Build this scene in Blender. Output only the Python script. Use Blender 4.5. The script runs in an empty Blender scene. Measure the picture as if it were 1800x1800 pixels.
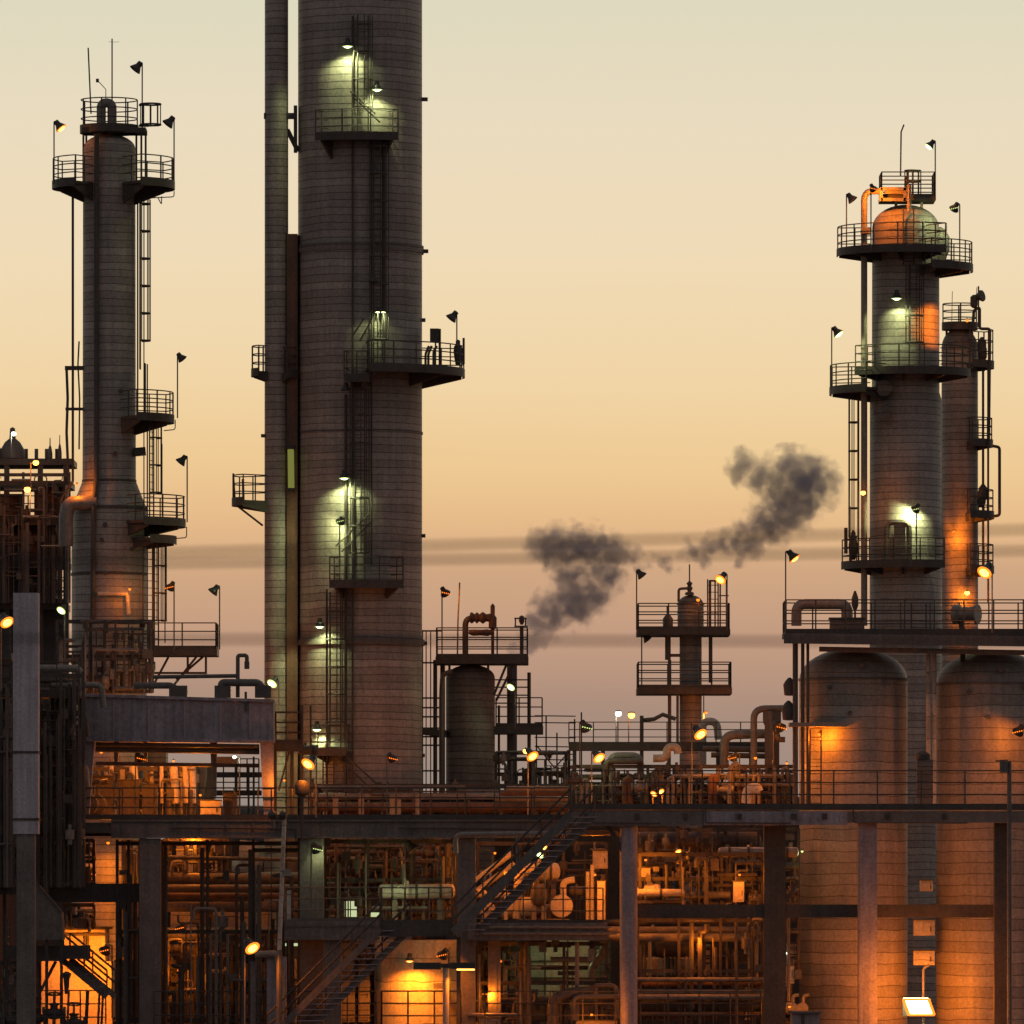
import bpy, math, random
from mathutils import Vector, Matrix, noise as mnoise
random.seed(11)
R = math.radians
scene = bpy.context.scene
COL = scene.collection
CAMZ, D0, K = 9.0, 350.0, 42.0
BASE = {}

def u(d): return d / (D0 * K)                       # metres per photo pixel at distance d
def PX(px, d): return (px - 900) * u(d)
def PZ(py, d): return CAMZ + (1600 - py) * u(d)
def P(px, py, d): return Vector((PX(px, d), d, PZ(py, d)))

# ------------------------------------------------------------------ materials
def nd(nt, t, **kw):
    n = nt.nodes.new(t)
    for k, v in kw.items(): setattr(n, k, v)
    return n

def math_n(nt, op, a, b=None, c=None):
    n = nd(nt, 'ShaderNodeMath', operation=op)
    for i, s in enumerate((a, b, c)):
        if s is None: continue
        if isinstance(s, (int, float)): n.inputs[i].default_value = s
        else: nt.links.new(s, n.inputs[i])
    return n.outputs[0]

def surf(name, col, rough=0.6, metal=0.0, var=0.3, scale=1.2, speck=0.30, seam=None, streak=0.25, tint=(1.0, 0.86, 0.72), bump=0.25):
    m = bpy.data.materials.new(name); m.use_nodes = True
    nt = m.node_tree; L = nt.links.new
    bs = nt.nodes['Principled BSDF']
    geo = nd(nt, 'ShaderNodeNewGeometry'); pos = geo.outputs['Position']
    sep = nd(nt, 'ShaderNodeSeparateXYZ'); L(pos, sep.inputs[0])
    n1 = nd(nt, 'ShaderNodeTexNoise'); n1.inputs['Scale'].default_value = scale; n1.inputs['Detail'].default_value = 6
    n1.inputs['Roughness'].default_value = 0.65; L(pos, n1.inputs['Vector'])
    # vertical rain streaks
    vm = nd(nt, 'ShaderNodeVectorMath', operation='MULTIPLY'); L(pos, vm.inputs[0]); vm.inputs[1].default_value = (5, 5, 0.22)
    n2 = nd(nt, 'ShaderNodeTexNoise'); n2.inputs['Scale'].default_value = 1.0; n2.inputs['Detail'].default_value = 4; L(vm.outputs[0], n2.inputs['Vector'])
    n3 = nd(nt, 'ShaderNodeTexNoise'); n3.inputs['Scale'].default_value = 9.0; n3.inputs['Detail'].default_value = 3; L(pos, n3.inputs['Vector'])
    f = math_n(nt, 'MULTIPLY_ADD', math_n(nt, 'SUBTRACT', n1.outputs[0], 0.5), var * 3.2, 1.0)
    f = math_n(nt, 'MULTIPLY', f, math_n(nt, 'MULTIPLY_ADD', math_n(nt, 'SUBTRACT', n2.outputs[0], 0.5), streak * 3.0, 1.0))
    f = math_n(nt, 'MULTIPLY', f, math_n(nt, 'MULTIPLY_ADD', math_n(nt, 'SUBTRACT', n3.outputs[0], 0.5), speck * 3.0, 1.0))
    hgt = n3.outputs[0]
    if seam:
        t = math_n(nt, 'DIVIDE', sep.outputs[2], seam)
        # seams that are not perfectly regular
        nw = nd(nt, 'ShaderNodeTexNoise'); nw.inputs['Scale'].default_value = 0.6; L(pos, nw.inputs['Vector'])
        t = math_n(nt, 'ADD', t, math_n(nt, 'MULTIPLY', nw.outputs[0], 0.5))
        fr = math_n(nt, 'FRACT', t); fl = math_n(nt, 'FLOOR', t)
        wn = nd(nt, 'ShaderNodeTexWhiteNoise', noise_dimensions='1D'); L(fl, wn.inputs['W'])
        gap = math_n(nt, 'SMOOTH_MIN', 1.0, math_n(nt, 'DIVIDE', fr, 0.045 / seam), 0.15)
        gap = math_n(nt, 'MAXIMUM', gap, 0.22)
        f = math_n(nt, 'MULTIPLY', f, gap)
        f = math_n(nt, 'MULTIPLY', f, math_n(nt, 'MULTIPLY_ADD', wn.outputs[0], 0.40, 0.80))
        # sheet joints down the side, staggered band by band
        ax = math_n(nt, 'ADD', math_n(nt, 'MULTIPLY', sep.outputs[0], 0.55), math_n(nt, 'MULTIPLY', wn.outputs[0], 7.3))
        j = math_n(nt, 'MAXIMUM', math_n(nt, 'MINIMUM', 1.0, math_n(nt, 'DIVIDE', math_n(nt, 'FRACT', ax), 0.02)), 0.86)
        f = math_n(nt, 'MULTIPLY', f, j)
        hgt = math_n(nt, 'ADD', gap, math_n(nt, 'MULTIPLY', n3.outputs[0], 0.3))
    mx = nd(nt, 'ShaderNodeMix', data_type='RGBA')
    L(n2.outputs[0], mx.inputs[0]); mx.inputs[6].default_value = (*col, 1)
    mx.inputs[7].default_value = (col[0] * tint[0], col[1] * tint[1], col[2] * tint[2], 1)
    sc = nd(nt, 'ShaderNodeVectorMath', operation='SCALE'); L(mx.outputs[2], sc.inputs[0]); L(f, sc.inputs['Scale'])
    L(sc.outputs[0], bs.inputs['Base Color'])
    bs.inputs['Metallic'].default_value = metal
    rr = math_n(nt, 'MULTIPLY_ADD', n1.outputs[0], 0.35, rough - 0.17); L(rr, bs.inputs['Roughness'])
    bp = nd(nt, 'ShaderNodeBump'); bp.inputs['Strength'].default_value = bump; bp.inputs['Distance'].default_value = 0.03
    L(hgt, bp.inputs['Height']); L(bp.outputs[0], bs.inputs['Normal'])
    return m

def emit(name, col, s):
    m = bpy.data.materials.new(name); m.use_nodes = True
    nt = m.node_tree; nt.nodes.clear()
    e = nd(nt, 'ShaderNodeEmission'); e.inputs[0].default_value = (*col, 1); e.inputs[1].default_value = s
    o = nd(nt, 'ShaderNodeOutputMaterial'); nt.links.new(e.outputs[0], o.inputs[0])
    return m

M = dict(
    clad=surf('tower cladding', (0.36, 0.338, 0.322), 0.55, 0.0, seam=0.31, var=0.22),
    clad_wide=surf('tank cladding', (0.37, 0.345, 0.33), 0.5, 0.0, seam=0.46, var=0.2),
    clad_dark=surf('dark cladding', (0.19, 0.175, 0.165), 0.6, seam=0.31, var=0.25),
    rust=surf('rusty plate', (0.17, 0.10, 0.07), 0.75, var=0.4, streak=0.4),
    steel=surf('dark steel', (0.085, 0.078, 0.072), 0.6, var=0.35),
    galv=surf('grey galvanised steel', (0.15, 0.145, 0.14), 0.5, var=0.3),
    conc=surf('fireproofing concrete', (0.40, 0.365, 0.40), 0.85, var=0.34, scale=0.9, streak=0.5, tint=(0.8, 0.74, 0.72)),
    conc_l=surf('pale pier concrete', (0.60, 0.56, 0.60), 0.85, var=0.26, scale=0.7, streak=0.4, tint=(0.85, 0.8, 0.8)),
    hall=surf('dark hall wall', (0.10, 0.085, 0.075), 0.8, var=0.4, scale=0.5),  # very dark base colour with random mottling
    conc_d=surf('dirty concrete', (0.21, 0.195, 0.19), 0.85, var=0.35, scale=0.9),
    pipe=surf('insulated pipe jacket', (0.25, 0.24, 0.23), 0.4, var=0.3),
    pipe_d=surf('dark pipe', (0.12, 0.108, 0.10), 0.5, var=0.35),
    lamplit=surf('lamplit machine paint', (0.56, 0.52, 0.45), 0.5, var=0.25),  # paler copy of the machine paint; lamplight put into the colour
    pale=surf('pale painted plate', (0.52, 0.50, 0.47), 0.55, var=0.2, seam=0.9),
    wallp=surf('pale rendered wall', (0.55, 0.5, 0.45), 0.8, var=0.2, bump=0.1),
    mach=surf('machine paint', (0.30, 0.27, 0.24), 0.5, var=0.3),
    shade=surf('lamp housing', (0.06, 0.06, 0.06), 0.5, var=0.2),
    cable=surf('black cable', (0.02, 0.018, 0.016), 0.7, var=0.1),
    ground=surf('dirty ground', (0.09, 0.08, 0.07), 0.9, var=0.4, scale=0.3),
    far=surf('distant tank paint', (0.12, 0.11, 0.105), 0.8, var=0.25, scale=0.2, seam=1.8),
    sod=emit('sodium lamp', (1.0, 0.40, 0.06), 7.0),
    sod_dim=emit('sodium glow', (1.0, 0.20, 0.015), 2.4),
    grn=emit('mercury lamp', (0.80, 1.0, 0.42), 11.0),
    grn_dim=emit('mercury glow', (0.62, 0.8, 0.25), 1.6),
    tube=emit('green pipe glow', (0.30, 0.31, 0.07), 0.6),
    panel=emit('floodlight panel', (1.0, 0.70, 0.30), 16.0),
    wht=emit('white lamp', (0.98, 1.0, 0.82), 9.0),
    win=emit('lit window', (0.75, 0.85, 0.45), 0.75),
)
SODC, GRNC, WHTC = (1.0, 0.225, 0.010), (0.86, 1.0, 0.46), (0.95, 1.0, 0.8)

# ------------------------------------------------------------------ mesh builder
def frame(ax):
    ax = ax.normalized()
    t = Vector((0, 0, 1)) if abs(ax.z) < 0.9 else Vector((1, 0, 0))
    s = ax.cross(t).normalized()
    return s, s.cross(ax).normalized()

class MB:
    def __init__(s): s.v = []; s.f = []; s.cut = []
    def add(s, vs, fs):
        o = len(s.v); s.cut.append((o, len(s.f))); s.v += [Vector(x) for x in vs]; s.f += [tuple(i + o for i in f) for f in fs]; return s
    def box(s, x0, x1, y0, y1, z0, z1):
        vs = [(x, y, z) for z in (z0, z1) for y in (y0, y1) for x in (x0, x1)]
        return s.add(vs, [(0, 2, 3, 1), (4, 5, 7, 6), (0, 1, 5, 4), (2, 6, 7, 3), (0, 4, 6, 2), (1, 3, 7, 5)])
    def bar(s, a, b, w, h):                          # rectangular bar a->b, w across, h in the up direction
        a, b = Vector(a), Vector(b); q, r = frame(b - a); q *= w / 2; r *= h / 2
        vs = [p + i * q + j * r for p in (a, b) for i, j in ((-1, -1), (1, -1), (1, 1), (-1, 1))]
        return s.add(vs, [(0, 1, 2, 3), (7, 6, 5, 4), (0, 4, 5, 1), (1, 5, 6, 2), (2, 6, 7, 3), (3, 7, 4, 0)])
    def lathe(s, o, ax, prof, n=24, a0=0.0, a1=None):   # profile of (t along axis, radius)
        o, ax = Vector(o), Vector(ax).normalized(); q, r = frame(ax)
        vs = []
        for t, rad in prof:
            for i in range(n):
                a = 2 * math.pi * i / n
                vs.append(o + ax * t + (q * math.cos(a) + r * math.sin(a)) * max(rad, 1e-4))
        fs = []
        for k in range(len(prof) - 1):
            for i in range(n):
                j = (i + 1) % n
                fs.append((k * n + i, k * n + j, (k + 1) * n + j, (k + 1) * n + i))
        fs.append(tuple(range(n - 1, -1, -1))); fs.append(tuple((len(prof) - 1) * n + i for i in range(n)))
        return s.add(vs, fs)
    def cyl(s, a, b, r, n=16, r2=None):
        a, b = Vector(a), Vector(b)
        return s.lathe(a, b - a, [(0, r), ((b - a).length, r if r2 is None else r2)], n)
    def tube(s, pts, r, n=8, bend=0.0):
        pts = [Vector(p) for p in pts]
        if bend and len(pts) > 2:                    # round the corners
            out = [pts[0]]
            for a, b, c in zip(pts, pts[1:], pts[2:]):
                d1, d2 = (a - b), (c - b); k = min(bend, d1.length * .49, d2.length * .49)
                p, q = b + d1.normalized() * k, b + d2.normalized() * k
                for i in range(6):
                    t = i / 5; out.append(p * (1 - t) ** 2 + b * 2 * t * (1 - t) + q * t * t)
            out.append(pts[-1]); pts = out
        vs = []; up = None
        for i, p in enumerate(pts):
            d = (pts[min(i + 1, len(pts) - 1)] - pts[max(i - 1, 0)])
            if d.length < 1e-9: d = Vector((0, 0, 1))
            d.normalize()
            if up is None: q, w = frame(d)
            else:
                q = up - d * up.dot(d)
                if q.length < 1e-6: q, w = frame(d)
                q.normalize(); w = q.cross(d).normalized()
            up = q
            vs += [p + (q * math.cos(2 * math.pi * k / n) + w * math.sin(2 * math.pi * k / n)) * r for k in range(n)]
        fs = [(i * n + k, i * n + (k + 1) % n, (i + 1) * n + (k + 1) % n, (i + 1) * n + k) for i in range(len(pts) - 1) for k in range(n)]
        fs += [tuple(range(n - 1, -1, -1)), tuple((len(pts) - 1) * n + k for k in range(n))]
        return s.add(vs, fs)
    def arc(s, c, r, z, a0, a1, tr, n=4):            # tube along a horizontal arc
        m = max(3, int(abs(a1 - a0) / 8))
        return s.tube([(c[0] + r * math.cos(R(a0 + (a1 - a0) * i / m)), c[1] + r * math.sin(R(a0 + (a1 - a0) * i / m)), z) for i in range(m + 1)], tr, n)
    def sector(s, c, ri, ro, z0, z1, a0, a1, z0in=None):   # solid ring sector, z0in: underside height at the inner edge
        m = max(3, int(abs(a1 - a0) / 8)); vs = []; zi = z0 if z0in is None else z0in
        for i in range(m + 1):
            a = R(a0 + (a1 - a0) * i / m); ca, sa = math.cos(a), math.sin(a)
            vs += [(c[0] + ri * ca, c[1] + ri * sa, zi), (c[0] + ro * ca, c[1] + ro * sa, z0), (c[0] + ro * ca, c[1] + ro * sa, z1), (c[0] + ri * ca, c[1] + ri * sa, z1)]
        fs = []
        for i in range(m):
            for k in range(4):
                fs.append((i * 4 + k, i * 4 + (k + 1) % 4, i * 4 + 4 + (k + 1) % 4, i * 4 + 4 + k))
        fs += [(3, 2, 1, 0), tuple(m * 4 + k for k in range(4))]
        return s.add(vs, fs)
    def rail(s, pts, h=1.07, lv=3, step=1.3, pr=0.032, rr=0.026, toe=0.12):
        pts = [Vector(p) for p in pts]
        for i in range(lv):
            z = h * (1 - i * 0.33); s.tube([p + Vector((0, 0, z)) for p in pts], rr, 5)
        for a, b in zip(pts, pts[1:]):
            m = max(1, round((b - a).length / step))
            for i in range(m + 1):
                p = a.lerp(b, i / m); s.tube([p, p + Vector((0, 0, h))], pr, 5)
            if toe: s.bar(a + Vector((0, 0, toe / 2)), b + Vector((0, 0, toe / 2)), 0.012, toe)
        return s
    def mesh(s, name, mat, base, smooth=True):
        me = bpy.data.meshes.new(name)
        me.from_pydata([tuple(v - base) for v in s.v], [], s.f); me.materials.append(mat)
        if smooth and len(me.polygons):
            me.polygons.foreach_set('use_smooth', [True] * len(me.polygons)); me.set_sharp_from_angle(angle=R(38))
        me.update(); return me
    def part(s, name, mat, parent, label=None):
        base = BASE[parent.name]; o = bpy.data.objects.new(name, s.mesh(name, mat, base)); COL.objects.link(o)
        o.parent = parent; BASE[o.name] = base
        if label: o['label'] = label
        return o
    def each(s, name, mat, parent):                  # every piece added so far becomes a part of its own
        cu = s.cut + [(len(s.v), len(s.f))]
        for (v0, f0), (v1, f1) in zip(cu, cu[1:]):
            q = MB(); q.v = s.v[v0:v1]; q.f = [tuple(i - v0 for i in f) for f in s.f[f0:f1]]; q.part(name, mat, parent)
    def solo(s, name, mat, label, cat, group=None, kind='thing'):
        zs = min(v.z for v in s.v); n = len(s.v)
        base = Vector((sum(v.x for v in s.v) / n, sum(v.y for v in s.v) / n, zs))
        o = bpy.data.objects.new(name, s.mesh(name, mat, base)); COL.objects.link(o); o.location = base; BASE[o.name] = base
        o['label'] = label; o['category'] = cat; o['kind'] = kind
        if group: o['group'] = group
        return o

def thing(name, label, cat, base, group=None):
    o = bpy.data.objects.new(name, None); COL.objects.link(o); o.location = base; o.empty_display_size = 0.3
    BASE[o.name] = Vector(base); o['label'] = label; o['category'] = cat; o['kind'] = 'thing'
    if group: o['group'] = group
    return o

def struct(mb, name, mat):
    o = bpy.data.objects.new(name, mb.mesh(name, mat, Vector((0, 0, 0)))); COL.objects.link(o); o['kind'] = 'structure'; return o

# ------------------------------------------------------------------ lamps
def light(kind, name, loc, col, power, parent, axis=None, size=150, blend=0.35, soft=0.1):
    l = bpy.data.lights.new(name, kind); l.color = col; l.energy = power; l.shadow_soft_size = soft
    if kind == 'SPOT': l.spot_size = R(size); l.spot_blend = blend
    o = bpy.data.objects.new(name, l); COL.objects.link(o); o.parent = parent; o.location = Vector(loc) - BASE[parent.name]
    if axis is not None: o.rotation_euler = Vector(axis).to_track_quat('-Z', 'Y').to_euler()
    return o

AX = dict(cam=lambda k: Vector((k * .45, -.60, -.66)), side=lambda k: Vector((k * .62, -.15, -.78)),
          away=lambda k: Vector((k * .42, .62, -.70)), down=lambda k: Vector((0, -.05, -1)))
def lamp(px, py, d, col, label, post=None, k=1, face='cam', power=40.0, s=1.0, size=150, group=None, pmat='galv', off=None, pr=0.032):
    """col: s sodium, g green, w white, 0 unlit. post: (px, py of its foot). off: extra metres towards the camera."""
    H = P(px, py, d); a = AX[face](k).normalized()
    foot = P(post[0], post[1], d) if post else H + Vector((0, 0, -.05))
    st = {'s': 'lit orange', 'g': 'lit greenish', 'w': 'lit white', '0': 'unlit'}[col]
    t = thing('floodlight', label, 'floodlight', foot, group or f'{st} floodlights around the plant')
    back = H - a * .24 * s
    if post:
        top = Vector((foot.x, foot.y, max(back.z, foot.z + .1)))
        MB().tube([foot, top, back], pr, 6, 0.08).part('post', M[pmat], t)
    sh = MB().lathe(H, a, [(-.27 * s, .07 * s), (-.26 * s, .115 * s), (-.07 * s, .13 * s), (-.05 * s, .15 * s), (.13 * s, .255 * s), (.16 * s, .265 * s), (.15 * s, .235 * s), (.05 * s, .18 * s)], 14)
    sh.part('shade', M['shade'], t)
    if col == '0':
        MB().lathe(H, a, [(.06 * s, .175 * s), (.13 * s, .13 * s), (.15 * s, .03 * s)], 12).part('lens', M['galv'], t); return t
    em, lc = {'s': ('sod', SODC), 'g': ('grn', GRNC), 'w': ('wht', WHTC)}[col]
    MB().lathe(H, a, [(.135 * s, .25 * s), (.165 * s, .25 * s), (.175 * s, .14 * s)], 16).part('glow_rim', M['sod_dim' if col == 's' else 'grn_dim'], t)  # emissive rim paints the glow spread round the lens
    MB().lathe(H, a, [(.15 * s, .165 * s), (.185 * s, .16 * s), (.22 * s, .10 * s), (.235 * s, .02 * s)], 14).part('lens', M[em], t)
    if face == 'away':
        v = MB()
        for i in range(5):
            c = H + a * .10 * s + Vector((k * .06 * s + (-.19 + i * .095) * s, -.22 * s, -.02 * s + k * (i - 2) * -.022 * s))
            v.lathe(c - Vector((0, .02, 0)), (0, 1, 0), [(0, .012), (.01, .028 * s), (.03, .02)], 6)
        v.part('vent', M['sod_dim' if col == 's' else 'grn_dim'], t)
    light('SPOT', 'bulb', H + a * .28 * s, lc, power, t, a, 172 if face == 'cam' else size)
    return t

def bulb(px, py, d, col, label, post=None, power=25.0, s=1.0, group=None):
    """a bare globe on a thin stem"""
    H = P(px, py, d); foot = P(post[0], post[1], d) if post else H - Vector((0, 0, .3))
    t = thing('globe_lamp', label, 'lamp', foot, group or 'small bare globe lamps in the plant')
    q = s if s >= .75 else s * .75
    MB().tube([foot, Vector((foot.x, foot.y, H.z - .02)), H + Vector((0, .05, .05))] if post else [H + Vector((0, .45, .16 * s)), H + Vector((0, .02, .16 * s))], .028, 5).part('stem', M['galv'], t)
    MB().lathe(H + Vector((0, 0, .14 * s)), (0, 0, -1), [(0, .03), (.02, .13 * s), (.06 * s, .15 * s)], 10).part('cap', M['shade'], t)
    MB().lathe(H + Vector((0, 0, .1 * s)), (0, 0, -1), [(0, .05 * q), (.04 * q, .12 * q), (.12 * q, .15 * q), (.2 * q, .11 * q), (.24 * q, .02)], 10).part('globe', M[{'s': 'sod', 'g': 'grn', 'w': 'wht'}[col] + ('_dim' if s < .75 and col != 'w' else '')], t)
    if power: light('POINT', 'bulb', H + Vector((0, -.22 * s, -.2 * s)), {'s': SODC, 'g': GRNC, 'w': WHTC}[col], power, t, soft=.12)
    return t

# ------------------------------------------------------------------ tower fittings
def platform(root, c, ri, ro, z, a0, a1, depth=.45, rail=True, nb=None, h=1.07, ends=True, deck='steel', drop=None):
    """curved platform bolted round a tower, with its railing and brackets"""
    o = MB().sector(c, ri, ro, z - .12, z, a0, a1).sector(c, ro - .02, ro + .015, z - .22, z + .13, a0, a1).part('platform', M[deck], root)
    pa = lambda a, r, zz: Vector((c[0] + r * math.cos(R(a)), c[1] + r * math.sin(R(a)), zz))
    if rail:
        rm = MB(); r = ro - .04; span = abs(a1 - a0) * math.pi / 180 * r; full = abs(a1 - a0) >= 359
        for i in range(3): rm.arc(c, r, z + h * (1 - .33 * i), a0, a1, .027, 5)
        m = max(2, round(span / 1.05))
        for i in range(m + (0 if full else 1)):
            a = a0 + (a1 - a0) * i / m
            rm.tube([pa(a, r, z), pa(a, r, z + h)], .036 if i % 2 else .03, 5)
        if ends and not full:
            for a in (a0, a1):
                for i in range(3): rm.tube([pa(a, ri + .05, z + h * (1 - .33 * i)), pa(a, r, z + h * (1 - .33 * i))], .025, 5)
                rm.tube([pa(a, (ri + r) / 2, z), pa(a, (ri + r) / 2, z + h)], .03, 5)
        rm.part('railing', M['steel'], o)
    m = nb if nb is not None else max(2, round(abs(a1 - a0) / 32))
    for i in range(m):
        a = a0 + (a1 - a0) * (i + .5) / m if abs(a1 - a0) > 350 else a0 + 4 + (a1 - a0 - 8) * i / max(1, m - 1)
        t = Vector((-math.sin(R(a)), math.cos(R(a)), 0)) * .05
        p = [pa(a, ri, z - .12), pa(a, ro - .1, z - .12), pa(a, ro - .1, z - .26), pa(a, ri, z - .12 - depth)]
        MB().add([q + t for q in p] + [q - t for q in p], [(0, 1, 2, 3), (7, 6, 5, 4), (0, 4, 5, 1), (1, 5, 6, 2), (2, 6, 7, 3), (3, 7, 4, 0)]).part('bracket', M['steel'], o)
    return o

def deck(root, x0, x1, y0, y1, z, sides='flbr', h=1.07, th=.2, step=1.2, name='platform', mat='steel', toe=.12):
    """straight platform with railings on the named sides (f front, b back, l left, r right)"""
    o = MB().box(x0, x1, y0, y1, z - th, z).part(name, M[mat], root)
    rm = MB(); e = .05
    A, B, Cc, D = Vector((x0 + e, y0 + e, z)), Vector((x1 - e, y0 + e, z)), Vector((x1 - e, y1 - e, z)), Vector((x0 + e, y1 - e, z))
    for sd, (p, q) in dict(f=(A, B), r=(B, Cc), b=(D, Cc), l=(A, D)).items():
        if sd in sides: rm.rail([p, q], h, step=step, toe=toe)
    if rm.v: rm.part('railing', M['steel'], o)
    return o

def ladder(root, x, y, z0, z1, ang=270, cage=True, w=.45, hoop=1.15, cr=.4):
    """vertical ladder with safety cage opening towards the tower"""
    t = Vector((-math.sin(R(ang)), math.cos(R(ang)), 0)); n = Vector((math.cos(R(ang)), math.sin(R(ang)), 0)); o = Vector((x, y, 0))
    m = MB()
    for s in (-1, 1): m.bar(o + t * s * w / 2 + Vector((0, 0, z0)), o + t * s * w / 2 + Vector((0, 0, z1)), .05, .06)
    for i in range(int((z1 - z0) / .3)):
        zz = z0 + .15 + i * .3; m.tube([o - t * w / 2 + Vector((0, 0, zz)), o + t * w / 2 + Vector((0, 0, zz))], .016, 4)
    l = m.part('ladder', M['steel'], root)
    if cage and z1 - z0 > 2.6:
        g = MB(); pts = [t * (cr * math.cos(R(b))) + n * (cr * .95 * math.sin(R(b)) + .05) for b in range(0, 181, 20)]
        zz = z0 + 1.2
        while zz < z1:
            g.tube([o + p + Vector((0, 0, zz)) for p in pts], .035, 4); zz += hoop
        for p in pts[::2]: g.tube([o + p + Vector((0, 0, z0 + 1.2)), o + p + Vector((0, 0, z1))], .022, 4)
        g.part('cage', M['steel'], l)
    return l

def tower(name, label, cat, px, d, prof, mat='clad', n=48, group=None):
    """prof: (radius in photo pixels, py) from the bottom up; pixel radius at the axis distance"""
    x = PX(px, d); zb = PZ(prof[0][1], d) if prof[0][1] < 1900 else 0.0
    t = thing(name, label, cat, (x, d, zb), group)
    pr = [((0.0 if py >= 1900 else PZ(py, d)) - zb, r * u(d)) for r, py in prof]
    MB().lathe((x, d, zb), (0, 0, 1), pr, n).part('shell', M[mat], t)
    return t, (x, d)

def dome(t, c, r, z, h, mat='clad', n=40):
    pr = [(h * math.sin(R(a)), r * math.cos(R(a))) for a in range(0, 91, 9)]
    return MB().lathe((c[0], c[1], z), (0, 0, 1), pr, n).part('head', M[mat], t)

def pipe(pts, r, label, d=None, mat='pipe_d', bend=.25, group=None, flanges=False, cat='pipe', name='pipe'):
    """pts: (px, py) at distance d or (px, py, d); r in metres; its own top-level thing"""
    w = [P(p[0], p[1], p[2] if len(p) > 2 else d) for p in pts]
    m = MB().tube(w, r, 10, bend)
    if flanges:
        for a, b in zip(w, w[1:]):
            L_ = (b - a).length; k = max(1, int(L_ / 2.5))
            for i in range(1, k + 1):
                c = a.lerp(b, i / (k + 1)); ax = (b - a).normalized(); m.lathe(c - ax * .05, ax, [(0, r * 1.35), (.1, r * 1.35)], 12)
    return m.solo(name, M[mat], label, cat, group)

def tpipe(root, pts, d, r, mat='pipe_d', bend=.25, name='pipe'):
    return MB().tube([P(p[0], p[1], p[2] if len(p) > 2 else d) for p in pts], r, 10, bend).part(name, M[mat], root)

# ------------------------------------------------------------------ camera, sky, sun
cam = bpy.data.cameras.new('camera'); co = bpy.data.objects.new('camera', cam); COL.objects.link(co)
co.location = (0, 0, CAMZ); co.rotation_euler = (R(90), 0, 0)
cam.sensor_width = 36; cam.lens = 36 * D0 * K / 1800; cam.shift_y = 700 / 1800
cam.clip_start = 1; cam.clip_end = 20000
cam.dof.use_dof = True; cam.dof.focus_distance = 350; cam.dof.aperture_fstop = 6.7
scene.camera = co

SUN_EL, SUN_AZ = 1.0, 8.0                              # the sun has just gone down behind the plant
w = bpy.data.worlds.new('World'); scene.world = w; w.use_nodes = True
nt = w.node_tree; nt.nodes.clear(); L = nt.links.new
sky = nd(nt, 'ShaderNodeTexSky', sky_type='NISHITA'); sky.sun_disc = False
sky.sun_elevation = R(SUN_EL); sky.sun_rotation = R(SUN_AZ); sky.dust_density = 3.0
bg1 = nd(nt, 'ShaderNodeBackground'); bg1.inputs[1].default_value = 0.05; L(sky.outputs[0], bg1.inputs[0])
tc = nd(nt, 'ShaderNodeTexCoord'); sp = nd(nt, 'ShaderNodeSeparateXYZ'); L(tc.outputs['Generated'], sp.inputs[0])
el = math_n(nt, 'DIVIDE', sp.outputs[2], math_n(nt, 'SQRT', math_n(nt, 'ADD', math_n(nt, 'MULTIPLY', sp.outputs[0], sp.outputs[0]), math_n(nt, 'MULTIPLY', sp.outputs[1], sp.outputs[1]))))
nz = nd(nt, 'ShaderNodeTexNoise'); nz.inputs['Scale'].default_value = 6; nz.inputs['Detail'].default_value = 3
vs = nd(nt, 'ShaderNodeVectorMath', operation='MULTIPLY'); L(tc.outputs['Generated'], vs.inputs[0]); vs.inputs[1].default_value = (1.5, 1.5, 14); L(vs.outputs[0], nz.inputs['Vector'])
el2 = math_n(nt, 'ADD', el, math_n(nt, 'MULTIPLY', math_n(nt, 'SUBTRACT', nz.outputs[0], 0.5), 0.006))
EMAX = 0.125
rmp = nd(nt, 'ShaderNodeValToRGB'); L(math_n(nt, 'DIVIDE', el2, EMAX), rmp.inputs[0])
def lin(c): return tuple(((x / 255 + .055) / 1.055) ** 2.4 if x > 10 else x / 255 / 12.92 for x in c) + (1,)
STOPS = [(1600, (134, 127, 122)), (1400, (152, 138, 128)), (1250, (170, 141, 124)), (1120, (194, 154, 128)), (1010, (209, 167, 130)), (930, (229, 185, 137)), (820, (238, 201, 147)), (680, (241, 212, 165)), (450, (240, 219, 183)), (220, (234, 219, 191)), (0, (222, 217, 191))]
cr = rmp.color_ramp
while len(cr.elements) < len(STOPS): cr.elements.new(0.5)
for e, (py, c) in zip(cr.elements, STOPS):
    e.position = min(1, max(0, (1600 - py) / (K * D0) / EMAX)); e.color = lin(c)
bg2 = nd(nt, 'ShaderNodeBackground'); L(rmp.outputs[0], bg2.inputs[0]); bg2.inputs[1].default_value = 1.0
# the afterglow sits low in the west (+Y); overhead and behind the camera the sky is dusk
mr = nd(nt, 'ShaderNodeMapRange', interpolation_type='SMOOTHSTEP'); L(el, mr.inputs[0])
mr.inputs[1].default_value = 0.13; mr.inputs[2].default_value = 0.45; mr.inputs[3].default_value = 1; mr.inputs[4].default_value = 0
ma = nd(nt, 'ShaderNodeMapRange', interpolation_type='SMOOTHSTEP'); L(sp.outputs[1], ma.inputs[0])
ma.inputs[1].default_value = 0.1; ma.inputs[2].default_value = 0.95; ma.inputs[3].default_value = 0; ma.inputs[4].default_value = 1
bg3 = nd(nt, 'ShaderNodeBackground'); bg3.inputs[0].default_value = (0.285, 0.25, 0.262, 1); bg3.inputs[1].default_value = 0.48
ad = nd(nt, 'ShaderNodeAddShader'); L(bg1.outputs[0], ad.inputs[0]); L(bg3.outputs[0], ad.inputs[1])
ms = nd(nt, 'ShaderNodeMixShader'); L(math_n(nt, 'MULTIPLY', mr.outputs[0], ma.outputs[0]), ms.inputs[0])
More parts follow.
